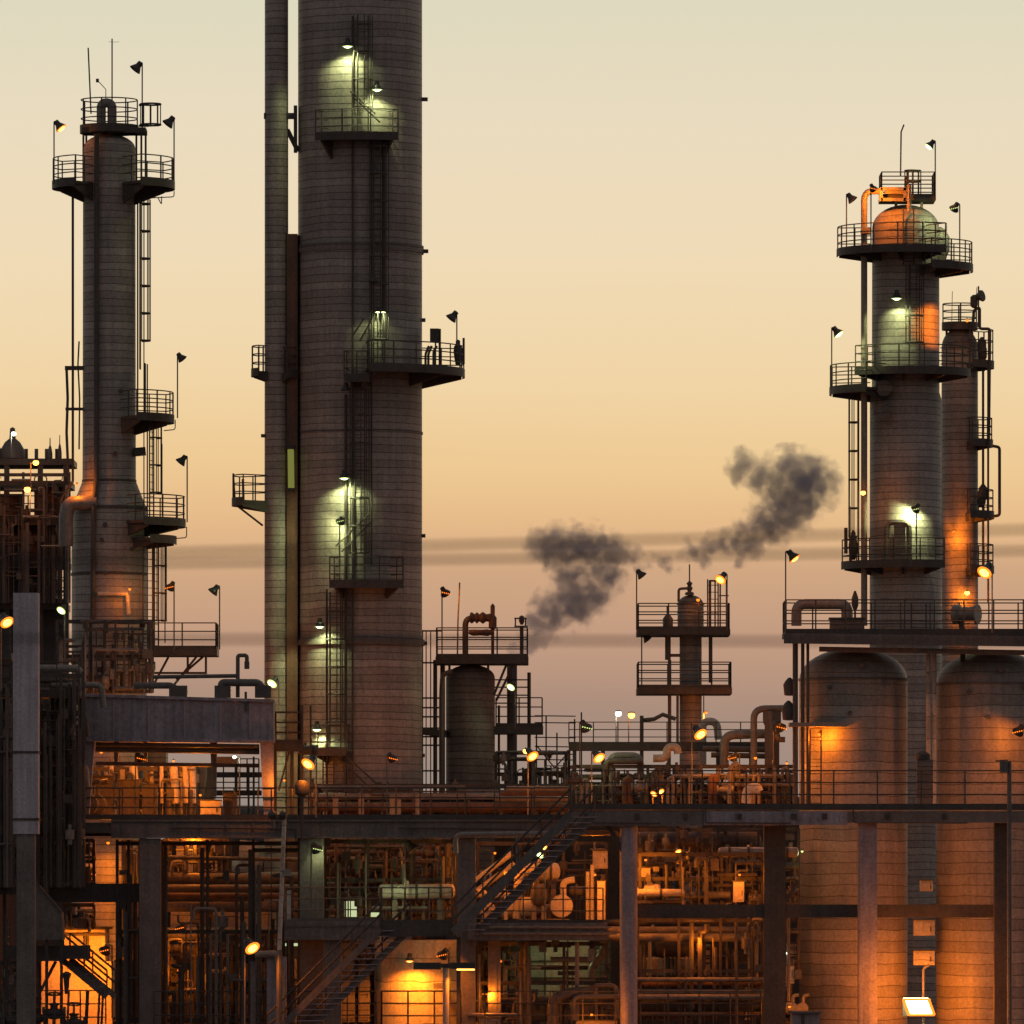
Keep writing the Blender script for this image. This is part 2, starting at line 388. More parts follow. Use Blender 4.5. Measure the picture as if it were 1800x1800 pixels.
L(ad.outputs[0], ms.inputs[1]); L(bg2.outputs[0], ms.inputs[2])
ow = nd(nt, 'ShaderNodeOutputWorld'); L(ms.outputs[0], ow.inputs[0])
sl = bpy.data.lights.new('sun', 'SUN'); sl.energy = 0.12; sl.angle = R(12); sl.color = (1, .62, .36)
so = bpy.data.objects.new('sun', sl); COL.objects.link(so)
so.rotation_euler = Vector((-math.sin(R(SUN_AZ)), -math.cos(R(SUN_AZ)), -math.sin(R(SUN_EL)))).to_track_quat('-Z', 'Y').to_euler()
so.location = (0, 300, 80)

scene.view_settings.view_transform = 'Standard'; scene.view_settings.look = 'None'
scene.view_settings.exposure = 0; scene.view_settings.gamma = 1
cy = scene.cycles
cy.max_bounces = 4; cy.diffuse_bounces = 2; cy.glossy_bounces = 2; cy.transmission_bounces = 2; cy.volume_bounces = 0
cy.sample_clamp_indirect = 2.0; cy.use_denoising = True; cy.caustics_reflective = False; cy.caustics_refractive = False
try: cy.denoiser = 'OPENIMAGEDENOISE'
except Exception: pass

# ------------------------------------------------------------------ ground
g = MB(); N = 24
g.add([(-6000 + 12000 * i / N, -200 + 12000 * j / N, 0) for j in range(N + 1) for i in range(N + 1)],
      [(j * (N + 1) + i, j * (N + 1) + i + 1, (j + 1) * (N + 1) + i + 1, (j + 1) * (N + 1) + i) for j in range(N) for i in range(N)])
struct(g, 'ground', M['ground'])
g = MB().box(-45, 45, 322, 420, -.2, .12); struct(g, 'pavement', M['conc_d'])

# distant tank farm that closes the view under the pipework
for px, d, wpx, top, lab in ((60, 560, 330, 1392, 'dim far storage tank low at the left edge'), (420, 640, 260, 1425, 'small dim far storage tank behind the legs of the grey casing'), (730, 600, 300, 1408, 'dim far storage tank behind the tall tower foot'),
                             (1010, 620, 270, 1400, 'dim far storage tank seen under the stair head'), (1260, 570, 270, 1396, 'dim far storage tank behind the low pipework right of centre'), (1520, 600, 280, 1405, 'dim far storage tank behind the first domed drum'), (1780, 560, 260, 1400, 'dim far storage tank at the right edge')):
    t, c = tower('storage_tank', lab, 'storage tank', px, d, [(wpx / 2, 1990), (wpx / 2, top + 8), (wpx / 2 - 3, top)], 'far', 40, 'distant storage tanks on the horizon')
    dome(t, c, wpx / 2 * u(d) - .2, PZ(top, d), 9 * u(d), 'far')

# ------------------------------------------------------------------ slim tower on the left
d = 352; U = u(d)
t1, c1 = tower('distillation_tower', 'slim dark tower on the left with a round railed crown and flared lower body', 'tower', 192, d, [(66, 1990), (66, 894), (47, 846), (46, 262)])
r1 = 46 * U; z = PZ(262, d); dome(t1, c1, r1, z, 26 * U)
for py in (846, 894, 1010): MB().lathe((c1[0], c1[1], PZ(py, d)), (0, 0, 1), [(-.05, (48 if py < 850 else 67.5) * U), (.06, (48 if py < 850 else 67.5) * U)], 48).part('seam_ring', M['steel'], t1)
platform(t1, c1, .05, 51 * U, PZ(226, d), 0, 360, rail=True, nb=0, h=1.2)
m = MB()
for px, y in ((147, -.2), (249, -.3), (257, -.5), (238, .9), (150, .8)): m.tube([(PX(px, d), d + y, PZ(326, d)), (PX(px, d), d + y, PZ(228, d))], .05, 6)
m.bar((PX(146, d), d - .9, PZ(232, d)), (PX(258, d), d - .9, PZ(232, d)), .12, .22); m.bar((PX(146, d), d + .5, PZ(232, d)), (PX(258, d), d + .5, PZ(232, d)), .12, .22)
m.each('support_frame', M['steel'], t1)
m = MB(); cc = (PX(265, d), d - .2)
for zz in (184, 220): m.arc(cc, 18 * U, PZ(zz, d), 0, 360, .04, 5)
for a in range(0, 360, 45): m.tube([(cc[0] + 17.5 * U * math.cos(R(a)), cc[1] + 17.5 * U * math.sin(R(a)), PZ(184, d)), (cc[0] + 17.5 * U * math.cos(R(a)), cc[1] + 17.5 * U * math.sin(R(a)), PZ(222, d))], .022, 4)
m.bar(P(244, 185, d - .2), P(262, 184, d - .2), .06, .08).bar(P(244, 221, d - .2), P(262, 221, d - .2), .06, .1)
m.part('cage', M['steel'], t1)
tpipe(t1, [(178, 262), (178, 181), (197, 181), (197, 262)], d, 8.5 * U, 'pipe', .35, 'overhead_pipe')
y1 = d - r1 - .12
MB().tube([(PX(172, d), y1, PZ(240, d)), (PX(172, d), y1, PZ(846, d)), (PX(168, d), d - 66 * U - .05, PZ(894, d)), (PX(166, d), d - 66 * U - .05, PZ(1090, d))], 4.6 * U, 10).part('riser_pipe', M['steel'], t1)
platform(t1, c1, r1, 100 * U, PZ(324, d), 150, 236, .65)
platform(t1, c1, r1, 115 * U, PZ(324, d), -58, 36, .75)
platform(t1, c1, r1, 114 * U, PZ(735, d), -62, 30, .6)
platform(t1, c1, 66 * U, 134 * U, PZ(918, d), -60, 28, .5)
platform(t1, c1, 66 * U, 118 * U, PZ(948, d), -50, 10, .3, rail=False)
dk = deck(t1, PX(262, d), PX(384, d), d - 1.7, d + .8, PZ(1142, d), 'fr', th=.3)
m = MB()
for a, b in (((272, 1200), (296, 1155)), ((305, 1205), (345, 1155)), ((310, 1195), (362, 1150)), ((268, 1183), (362, 1183)), ((362, 1155), (362, 1185)), ((330, 1155), (330, 1182))):
    m.tube([P(*a, d - 1.0), P(*b, d - 1.0)], .055, 6); m.tube([P(*a, d + .4), P(*b, d + .4)], .05, 6)
m.each('brace', M['steel'], dk)
ladder(t1, PX(247, d), d - .35, PZ(650, d), PZ(352, d), 0)
ladder(t1, PX(256, d), d - .5, PZ(735, d), PZ(640, d), 0, False)
ladder(t1, PX(268, d), d - .8, PZ(918, d), PZ(752, d), 340)
ladder(t1, PX(276, d), d - .6, PZ(1142, d), PZ(955, d), 340)
ladder(t1, PX(262, d), d - 1.2, PZ(1142, d), PZ(945, d), 300, False)
for pts, r_ in ((((128, 346), (128, 848), (107, 878), (107, 915)), .055), (((139, 600), (137, 640), (140, 700), (139, 790)), .035), (((117, 648), (119, 700), (117, 760), (120, 830)), .06), (((306, 336), (306, 346), (262, 348)), .022), (((278, 348), (284, 360), (284, 345)), .022), (((308, 738), (308, 755), (288, 757)), .022), (((328, 926), (328, 945), (290, 948)), .022)):
    tpipe(t1, pts, d - .3, r_, 'steel', .1, 'conduit')
for px, a, b, r_ in ((242, 350, 740, .035), (253, 355, 910, .025), (259, 640, 1140, .03), (270, 760, 1140, .025), (285, 780, 905, .02), (246, 900, 1180, .04), (290, 960, 1130, .025)): tpipe(t1, [(px, a), (px, b)], d - .5, r_, 'steel', 0, 'conduit')
m = MB(); m.bar(P(114, 647, d - .3), P(147, 647, d - .3), .1, .18); m.bar(P(115, 719, d - .3), P(147, 719, d - .3), .1, .12); m.bar(P(236, 795, d - .4), P(256, 793, d - .4), .3, .35)
m.each('pipe_bracket', M['steel'], t1)
tpipe(t1, [(170, 884), (122, 884), (116, 905), (116, 960)], d - 1.4, 13 * U, 'pipe', .5, 'elbow_duct')
for pts, r_ in ((((155, 84), (160, 200)), .032), (((197, 68), (197, 178)), .03), (((172, 142), (186, 157), (186, 178)), .018)): tpipe(t1, pts, d - .1, r_, 'steel', 0, 'lightning_rod')
MB().box(PX(169, d), PX(174, d), d - .2, d, PZ(145, d), PZ(139, d)).part('sensor', M['steel'], t1)
MB().arc((PX(200, d), d), 9 * U, PZ(73, d), 0, 180, .008, 4).part('antenna_hoop', M['steel'], t1)
m = MB()
for px, py in ((182, 952), (235, 968), (188, 925), (188, 1010), (205, 800), (208, 880), (215, 690)): m.lathe((PX(px, d), d - 65 * U if py > 890 else y1 + .1, PZ(py, d)), (0, -1, 0), [(0, .1), (.12, .1)], 10)
m.each('nozzle', M['steel'], t1)

tpipe(t1, [(172, 1044), (224, 1044), (226, 1080)], d - 66 * U - .25, .09, 'lamplit', .1, 'steam_pipe')

# ------------------------------------------------------------------ the tall central tower
d = 352; U = u(d)
t2, c2 = tower('distillation_tower', 'huge dark central tower cut off by the top of the picture', 'tower', 633, d, [(109, 1990), (109, -160)], n=72)
r2 = 109 * U; yf = d - r2
dome(t2, c2, r2, PZ(-160, d), 60 * U, n=60)
for py, rr, h_ in ((440, 112, .16), (1130, 114, .12), (762, 110.5, .05), (-20, 111, .1)): MB().lathe((c2[0], c2[1], PZ(py, d)), (0, 0, 1), [(-h_, 109 * U), (-h_, rr * U), (h_, rr * U), (h_, 109 * U)], 72).part('ring', M['clad_dark'], t2)
for px, py in ((748, 175), (749, 442), (744, 563), (744, 942), (747, 1131), (743, 1328)): MB().box(PX(px - 9, d), PX(px + 4, d), d - .25, d + .05, PZ(py + 3, d), PZ(py - 3, d)).part('lug', M['steel'], t2)
platform(t2, c2, r2, 152 * U, PZ(250, d), 240, 297, .8)
platform(t2, c2, r2, 184 * U, PZ(655, d), 276, 372, .55)
platform(t2, c2, r2, 160 * U, PZ(672, d), 261, 277, .4)
platform(t2, c2, r2, 156 * U, PZ(1030, d), 251, 300, .5)
platform(t2, c2, r2, 150 * U, PZ(1322, d), 236, 262, .4)
ladder(t2, PX(640, d), yf - .28, PZ(250, d), PZ(40, d)); ladder(t2, PX(668, d), yf - .28, PZ(655, d), PZ(262, d))
ladder(t2, PX(634, d), yf - .28, PZ(1028, d), PZ(690, d)); ladder(t2, PX(592, d), yf - .2, PZ(1322, d), PZ(1045, d)); ladder(t2, PX(580, d), yf - .2, PZ(1420, d), PZ(1322, d), cage=False)
for px, a, b, r_ in ((622, 40, 1400, .05), (676, 255, 640, .09), (655, 250, 1000, .04), (610, 700, 1400, .07), (577, 1040, 1400, .05)):
    MB().tube([(PX(px, d), yf - .1, PZ(a, d)), (PX(px, d), yf - .1, PZ(b, d))], r_, 6).part('conduit', M['steel'], t2)
m = MB()                                              # sloping stair stringers beside the lower ladder
for a, b in (((648, 905), (590, 960)), ((655, 915), (600, 970)), ((616, 160), (660, 200)), ((622, 172), (668, 215)), ((640, 560), (620, 590)), ((655, 560), (632, 600)), ((585, 1322), (655, 1390)), ((600, 1322), (665, 1380))):
    m.tube([P(*a, yf - .5), P(*b, yf - .5)], .04, 6)
m.each('stair_rail', M['steel'], t2)
MB().box(PX(756, d), PX(772, d), d - .6, d - .2, PZ(602, d), PZ(579, d)).tube([P(773, 655, d - .4), P(773, 578, d - .4)], .06, 6).part('junction_box', M['steel'], t2)
m = MB().lathe(P(805, 622, d - .3), (0, 0, 1), [(-.5, .1), (-.2, .16), (.1, .2), (.3, .18), (.4, .1), (.55, .1), (.6, .02)], 10); m.bar(P(815, 594, d - .3), P(815, 640, d - .3), .1, .1); m.each('relief_valve', M['steel'], t2)
m = MB()
for px in (748, 753, 762): m.tube([P(px, 655, d - .9), P(px, 610 + (px % 5) * 4, d - .9), P(px + 6, 608, d - .9)], .06, 6, .1)
m.each('small_pipework', M['steel'], t2)

t3, c3 = tower('riser_tower', 'narrow clad riser standing close beside the huge central tower', 'tower', 486, d - .5, [(22, 1990), (21, 900), (20.5, -160)], n=32)
m = MB(); dd = d - .5
m.bar(P(464, 204, dd), P(522, 204, dd), .5, .22); m.bar(P(505, 228, dd), P(524, 266, dd), .15, .2); m.box(PX(517, d), PX(523, d), dd - .2, dd + .2, PZ(270, d), PZ(188, d)); m.bar(P(459, 766, dd), P(522, 766, dd), .5, .12); m.bar(P(462, 1218, dd), P(500, 1216, dd), .6, .1)
m.each('brace', M['steel'], t3)
platform(t3, c3, 21 * U, 44 * U, PZ(655, d), 140, 225, .3); platform(t3, c3, 21 * U, 40 * U, PZ(658, d), -60, 30, .3)
o = platform(t3, c3, 21 * U, 78 * U, PZ(882, d), 150, 222, .35)
MB().tube([P(418, 890, d - .6), P(462, 924, d - .6)], .05, 6).part('brace', M['steel'], o)
MB().bar(P(413, 880, d - .9), P(410, 832, d - .9), .08, .08).bar(P(428, 880, d - .9), P(427, 842, d - .9), .2, .1).part('junction_box', M['steel'], o)
m = MB().box(PX(505, d), PX(524, d), d - .9, d + .2, 0, PZ(414, d))
t3b = m.solo('square_duct', M['rust'], 'rust-brown square duct squeezed between the narrow riser and the central tower', 'duct')
t = thing('glow_pipe', 'upright greenish pipe with its lamplight painted as glow between the narrow riser and the central tower', 'lamp', P(511, 862, d - 1.1))
MB().cyl(P(512, 858, d - 1.1), P(511, 790, d - 1.1), 5.5 * U, 12).part('pipe_glow', M['tube'], t)  # a plain pipe; the lamplight on it is painted as emission
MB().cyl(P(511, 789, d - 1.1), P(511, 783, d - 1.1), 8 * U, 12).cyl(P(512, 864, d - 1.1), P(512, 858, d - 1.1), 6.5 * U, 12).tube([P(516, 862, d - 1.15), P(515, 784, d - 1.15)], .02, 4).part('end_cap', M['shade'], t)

# ------------------------------------------------------------------ right tower and the one behind it
d = 366; U = u(d)
t4, c4 = tower('distillation_tower', 'right tower with a rounded head lit orange on one side and green on the other', 'tower', 1592, d, [(64, 1990), (63, 702), (59.5, 690), (59, 402)])
r4 = 59 * U; dome(t4, c4, r4, PZ(402, d), 42 * U)
dk = deck(t4, PX(1546, d), PX(1643, d), d - 1.1, d + 1.1, PZ(349, d), 'flbr', th=.16)
m = MB(); cc = (PX(1603, d), d - .8)
for zz in (303, 322): m.arc(cc, 14 * U, PZ(zz, d), 0, 360, .035, 5)
for a in range(0, 360, 45): m.tube([(cc[0] + 14 * U * math.cos(R(a)), cc[1] + 14 * U * math.sin(R(a)), PZ(303, d)), (cc[0] + 14 * U * math.cos(R(a)), cc[1] + 14 * U * math.sin(R(a)), PZ(349, d))], .025, 4)
m.part('cage', M['steel'], dk)
m = MB()
for px in (1575, 1598, 1620): m.bar(P(px, 372, d), P(px, 350, d), .12, .12)
m.each('support_frame', M['mach'], dk)
m = MB(); e = d - 1.6                                 # painted lifting frame round the overhead valve
for a, b in (((1548, 332), (1592, 332)), ((1548, 351), (1592, 351)), ((1549, 330), (1549, 354)), ((1591, 330), (1591, 354))): m.bar(P(*a, e), P(*b, e), .18, .14)
m.cyl(P(1598, 325, e), P(1598, 372, e), .1, 8); m.box(PX(1553, d), PX(1587, d), e + .1, e + .5, PZ(346, d), PZ(337, d)); m.part('valve_frame', M['mach'], t4)
tpipe(t4, [(1552, 336), (1519, 336), (1519, 446), (1519, 1100)], d - 1.4, 5.8 * U, 'mach', .5, 'overhead_pipe')
MB().box(PX(1511, d), PX(1528, d), d - 1.75, d - 1.0, PZ(416, d), PZ(407, d)).part('pipe_clamp', M['mach'], t4)
platform(t4, c4, r4, 121 * U, PZ(443, d), 176, 303, .35); platform(t4, c4, r4, 118 * U, PZ(470, d), 290, 372, .35)
platform(t4, c4, r4, 114 * U, PZ(655, d), 216, 352, .35); platform(t4, c4, 62 * U, 134 * U, PZ(686, d), 165, 236, .4)
platform(t4, c4, 62 * U, 114 * U, PZ(993, d), 186, 304, .35)
ladder(t4, PX(1508, d), d - .6, PZ(993, d), PZ(698, d), 180, hoop=1.25); ladder(t4, PX(1604, d), d - r4 - .25, PZ(655, d), PZ(470, d), 270)
ladder(t4, PX(1492, d), d - 1.2, PZ(990, d), PZ(893, d), 180, False); ladder(t4, PX(1594, d), d - r4 - .1, PZ(470, d), PZ(372, d), 270, False)
m = MB().lathe((PX(1652, d) , d - .3, PZ(452, d)), (0, 0, 1), [(-.2, .25), (.1, .33), (.9, .33), (1.2, .2), (1.3, .02)], 14); m.tube([P(1663, 440, d - .4), P(1663, 392, d - .4)], .05, 6); m.lathe(P(1663, 425, d - .4), (0, 0, 1), [(-.6, .06), (-.4, .16), (.2, .16), (.4, .05)], 10); m.each('relief_valve', M['pipe'], t4)
tpipe(t4, [(1583, 310), (1584, 232), (1589, 219)], d - .3, .035, 'steel', 0, 'lightning_rod')
m = MB().tube([P(1558, 990, d - 2), P(1558, 918, d - 2), P(1598, 918, d - 2), P(1598, 990, d - 2)], .13, 8, .3); m.box(PX(1568, d), PX(1588, d), d - 2.1, d - 1.8, PZ(992, d), PZ(922, d)); m.part('instrument_panel', M['clad_dark'], t4)
MB().lathe(P(1553, 683, d - 1.55), (0, -1, 0), [(0, .28), (.3, .28), (.31, .36), (.38, .36)], 14).lathe(P(1550, 725, d - 1.55), (0, -1, 0), [(0, .28), (.3, .28), (.31, .36), (.38, .36)], 14).part('manway', M['clad_dark'], t4)
m = MB().lathe(P(1500, 960, d - 1.2), (0, 0, 1), [(-.6, .08), (-.3, .2), (.1, .22), (.3, .12), (.6, .1), (.7, .02)], 10).box(PX(1482, d), PX(1488, d), d - 1.3, d - 1.1, PZ(975, d), PZ(930, d)); m.each('valve', M['steel'], t4)

d = 374; U = u(d)
t5, c5 = tower('distillation_tower', 'shorter round-topped tower half hidden behind the right tower', 'tower', 1687, d, [(33, 1990), (32, 612)], 'clad', 32)
r5 = 32 * U; dome(t5, c5, r5, PZ(612, d), 36 * U, 'clad_dark')
platform(t5, c5, .05, 31 * U, PZ(572, d), 0, 360, rail=True, nb=0, h=.95)
m = MB()
for px in (1664, 1690, 1708): m.bar(P(px, 600, d), P(px, 572, d), .1, .1)
m.each('support_frame', M['steel'], t5)
platform(t5, c5, r5, 60 * U, PZ(640, d), -70, 40, .2, h=1.5); platform(t5, c5, r5, 58 * U, PZ(778, d), -70, 40, .25); platform(t5, c5, r5, 60 * U, PZ(904, d), -75, 40, .25); platform(t5, c5, r5, 60 * U, PZ(1000, d), -75, 40, .25)
for pts, r_ in ((((1710, 572), (1712, 545), (1722, 540), (1722, 578), (1740, 578), (1738, 775)), .07), (((1745, 784), (1757, 786), (1757, 906), (1742, 908)), .07), (((1737, 640), (1737, 1060)), .05), (((1727, 650), (1727, 1000)), .03), (((1673, 570), (1674, 512)), .015), (((1715, 560), (1717, 505)), .015)): tpipe(t5, pts, d - .9, r_, 'steel', .12, 'conduit')
m = MB().lathe(P(1722, 521, d - 1), (.8, -.5, .2), [(-.35, .05), (-.2, .12), (0, .2), (.1, .27), (.16, .25)], 14).lathe(P(1712, 530, d - 1), (0, 0, 1), [(-.3, .05), (-.2, .17), (.2, .17), (.3, .05)], 10).tube([P(1720, 575, d - 1), P(1720, 503, d - 1)], .04, 6)
m.part('siren_horn', M['steel'], t5)
ladder(t5, PX(1727, d), d - .7, PZ(1000, d), PZ(645, d), 0, False)
m = MB()
for px, py in ((1727, 624), (1726, 612), (1728, 870), (1725, 880)): m.lathe(P(px, py, d - .8), (0, 0, 1), [(-.3, .1), (-.1, .2), (.3, .2), (.5, .05)], 8)
m.each('relief_valve', M['steel'], t5)

# ------------------------------------------------------------------ the two big drums on the right and the platform over them
d = 345; U = u(d)
t6, c6 = tower('domed_drum', 'big domed drum on the right with an orange pool of light at its left', 'process drum', 1500, d, [(95, 1990), (95, 1195)], 'clad_wide', 64)
dome(t6, c6, 95 * U, PZ(1195, d), 56 * U, 'clad_wide', 56)
t7, c7 = tower('domed_drum', 'big domed drum cut by the right edge of the picture', 'process drum', 1743, d, [(98, 1990), (98, 1203)], 'clad_wide', 64)
dome(t7, c7, 98 * U, PZ(1203, d), 60 * U, 'clad_wide', 56)
for t, c, rr, z_ in ((t6, c6, 95, 1195), (t7, c7, 98, 1203)):
    MB().lathe((c[0], c[1], PZ(z_, d)), (0, 0, 1), [(-.05, rr * U), (-.05, rr * U + .04), (.05, rr * U + .04), (.05, rr * U)], 64).part('seam_ring', M['clad_dark'], t)
    m = MB()
    for k, (dx, dy) in enumerate(((-45, 15), (10, -22), (52, 8), (-10, 60))): m.lathe((c[0] + dx * U, c[1] - math.sqrt(max(.1, rr * rr - dx * dx)) * U, PZ(z_ + dy, d)), (0, -1, 0), [(-.1, .09), (.12, .09)], 10)
    m.each('nozzle', M['galv'], t)
dq = 342.4
tb = thing('overhead_platform', 'long dark railed platform bridging over the two domed drums', 'platform', P(1600, 1990, dq))
deck(tb, PX(1378, dq), PX(1850, dq), dq - 1.2, dq + 2.4, PZ(1112, dq), 'flb', h=1.3, th=.2)
m = MB().bar(P(1378, 1122, dq - 1.22), P(1850, 1128, dq - 1.22), .1, .42).bar(P(1440, 1141, dq - .4), P(1850, 1148, dq - .4), .3, .2); m.part('edge_beam', M['conc_d'], tb)
for px, w_ in ((1398, 9), (1411, 6), (1420, 5)): MB().cyl(P(px, 1415, dq), P(px, 1128, dq), w_ * U * .55, 10).part('support_pipe', M['pipe_d'], tb)
m = MB()
for px in (1484, 1692): m.bar(P(px, 1990, dq + 4), P(px, 1148, dq + 1.5), .2, .2)
m.bar(P(1850, 1100, dq), P(1850, 1990, dq), .3, .3); m.each('support_leg', M['steel'], tb)
pipe([(1400, 1100), (1400, 1062), (1490, 1062), (1490, 1100)], .22, 'fat bent pipe lying on the platform over the drums, lit orange', dq + .9, 'pipe', .35)
t = thing('valve_set', 'pair of round drums with end flanges behind the platform railing at the right', 'valve', P(1700, 1112, dq + 1))
MB().lathe(P(1676, 1080, dq + .8), (1, -.5, 0), [(0, .3), (.05, .42), (.25, .42), (.3, .3), (1.0, .3), (1.02, .4), (1.1, .4)], 18).part('body', M['pipe'], t); MB().cyl(P(1690, 1112, dq + .6), P(1690, 1085, dq + .6), .09, 8).part('stand', M['steel'], t)
t = thing('pump_cabinet', 'low dark box with slatted front on the drum platform', 'cabinet', P(1500, 1112, dq + .5))
MB().box(PX(1460, dq), PX(1520, dq), dq + .2, dq + 1.2, PZ(1112, dq), PZ(1088, dq)).part('body', M['clad_dark'], t); MB().box(PX(1458, dq), PX(1522, dq), dq + .15, dq + 1.25, PZ(1088, dq), PZ(1085, dq)).part('lid', M['steel'], t)
ladder(tb, PX(1612, dq), dq - 1.4, PZ(1112, dq), PZ(1062, dq), 270, False, w=.6)
m = MB().cyl(P(1503, 1112, dq + .6), P(1503, 1050, dq + .6), .05, 6).lathe(P(1503, 1060, dq + .6), (0, 0, 1), [(-.3, .06), (-.1, .14), (.2, .14), (.5, .04)], 8); m.solo('relief_valve', M['steel'], 'thin upright relief valve on the drum platform left of the right tower', 'valve')

# ------------------------------------------------------------------ small vessel right of the central tower
d = 356; U = u(d)
t8, c8 = tower('process_vessel', 'short dark vessel with a flat railed top platform just right of the central tower', 'process vessel', 827, d, [(43, 1990), (43, 1192)], 'clad_dark', 40)
dome(t8, c8, 43 * U, PZ(1192, d), 24 * U, 'clad_dark')
dk = deck(t8, PX(766, d), PX(929, d), d - 1.5, d + 1.5, PZ(1156, d), 'flbr', h=1.22, th=.3)
m = MB()
for a, b in (((868, 1222), (892, 1164)), ((872, 1232), (905, 1164)), ((790, 1190), (790, 1158)), ((858, 1190), (858, 1158))): m.tube([P(*a, d - 1.2), P(*b, d - 1.2)], .06, 6); m.tube([P(*a, d + 1), P(*b, d + 1)], .06, 6)
m.each('brace', M['steel'], dk)
m = MB()
for px in (743, 749, 757): m.tube([P(px, 1400, d - .6), P(px, 1108, d - .6)], .025, 5)
for py in (1109, 1165, 1227, 1244, 1260, 1280, 1295, 1310, 1355): m.bar(P(741, py, d - .6), P(778, py, d - .6), .06, .07)
for px, r_ in ((765, .1), (778, .12)): m.tube([P(px, 1420, d - .5), P(px, 1160, d - .5)], r_, 6)
m.bar(P(740, 1285, d - .5), P(785, 1290, d - .5), .6, .3); m.part('stair_tower', M['steel'], t8)
tpipe(t8, [(818, 1175), (818, 1087), (864, 1085)], d - .3, 5.5 * U, 'pipe_d', .3, 'overhead_pipe')
m = MB().lathe(P(826, 1086, d - .3), (1, 0, 0), [(0, .2), (.08, .26), (.2, .16), (.3, .26), (.4, .16), (.55, .27), (.7, .16), (.9, .2)], 10).lathe(P(866, 1156, d - .3), (0, 0, 1), [(0, .07), (1.2, .07), (1.25, .18), (1.7, .18), (1.8, .1), (2.2, .1), (2.3, .02)], 10); m.each('relief_valve', M['rust'], t8)
m = MB().lathe(P(840, 1112, d - 1), (1, 0, 0), [(-.4, .06), (-.2, .14), (.1, .12), (.4, .15), (.7, .06)], 8); m.each('valve', M['rust'], t8)
tpipe(t8, [(804, 1156), (805, 1090), (808, 1024)], d - 1.2, .035, 'mach', 0, 'mast')
m = MB()
for a, b in (((906, 1087), (906, 1101)), ((924, 1087), (924, 1101)), ((904, 1087), (926, 1087)), ((904, 1101), (928, 1101))): m.bar(P(*a, d - 1.3), P(*b, d - 1.3), .05, .06)
m.bar(P(917, 1156, d - 1.3), P(917, 1101, d - 1.3), .16, .16); m.lathe(P(917, 1092, d - 1.3), (0, 0, 1), [(-.15, .05), (0, .12), (.2, .1), (.25, .02)], 8); m.part('monitor_stand', M['steel'], t8)
tpipe(t8, [(795, 1180), (778, 1185), (776, 1220), (776, 1400)], d - 1.6, 4.5 * U, 'pipe_d', .4, 'drain_pipe')
m = MB().box(PX(872, d), PX(955, d), d - 1, d + 1, PZ(1290, d), PZ(1279, d))
sd = thing('access_stand', 'dark stepped access stand with thin rails right of the short dark vessel', 'access stand', P(915, 1990, d + 1.2))
o = MB().box(PX(870, d), PX(955, d), d, d + 2, PZ(1290, d), PZ(1276, d)).part('platform', M['steel'], sd)
m = MB(); m.rail([P(872, 1276, d + .1), P(953, 1276, d + .1)], 1.2, 4)
for py in (1195, 1208, 1222, 1236): m.tube([P(868, py, d + .4), P(928, py, d + .4)], .03, 5)
m.part('railing', M['steel'], sd)
m = MB()
for px, y0_, r_ in ((896, 1180, .1), (930, 1182, .09), (877, 1240, .06), (900, 1240, .06)): m.tube([P(px, 1420, d + .5), P(px, y0_, d + .5)], r_, 6)
m.each('post', M['steel'], sd)
m = MB()
for px in (943, 960, 979, 1010, 1022): m.tube([P(px, 1400, d + 2), P(px, 1252 + (px % 7) * 6, d + 2)], .035, 5)
for py in (1258, 1270, 1296, 1312, 1325, 1335, 1350): m.tube([P(940, py, d + 2), P(1012, py + 1, d + 2)], .025, 5)
m.tube([P(943, 1310, d + 2), P(975, 1350, d + 2)], .03, 5).tube([P(1010, 1310, d + 2), P(975, 1350, d + 2)], .03, 5)
m.solo('scaffold', M['steel'], 'thin open pipe scaffold against the sky left of the small double-platform column', 'scaffold')

# ------------------------------------------------------------------ small column with two square platforms
d = 360; U = u(d)
t9, c9 = tower('process_column', 'small pipe-like column carrying two square railed platforms one above the other', 'process column', 1214, d, [(19.5, 1990), (19.5, 1112), (23, 1108), (23, 1064)], 'clad', 28)
dome(t9, c9, 23 * U, PZ(1064, d), 18 * U, 'clad_dark', 28)
deck(t9, PX(1119, d), PX(1282, d), d - 1.7, d + 1.7, PZ(1108, d), 'flbr', h=1.1, th=.25); deck(t9, PX(1119, d), PX(1285, d), d - 1.7, d + 1.7, PZ(1210, d), 'flbr', h=1.08, th=.28)
ladder(t9, PX(1250, d), d - 1.0, PZ(1210, d), PZ(1112, d), 0, False); ladder(t9, PX(1252, d), d - 1.1, PZ(1110, d), PZ(1020, d), 270, False)
m = MB()
for px in (1248, 1257, 1266, 1277): m.tube([P(px, 1110, d - 1.5), P(px, 1021, d - 1.5)], .035 if px != 1248 else .06, 5)
m.bar(P(1246, 1021, d - 1.5), P(1279, 1021, d - 1.5), .06, .08); m.bar(P(1264, 1047, d - 1.5), P(1281, 1047, d - 1.5), .05, .05); m.part('cage', M['steel'], t9)
for pts, r_ in ((((1212, 1046), (1212, 992)), .03), (((1193, 1058), (1193, 1035), (1212, 1034)), .06), (((1174, 1090), (1174, 1160)), .13), (((1178, 1152), (1198, 1152)), .07), (((1177, 1160), (1177, 1320)), .08), (((1191, 1220), (1191, 1320)), .06), (((1237, 1220), (1237, 1300)), .025), (((1248, 1060), (1248, 1200)), .06)): tpipe(t9, pts, d - .9, r_, 'pipe_d', .12, 'conduit')
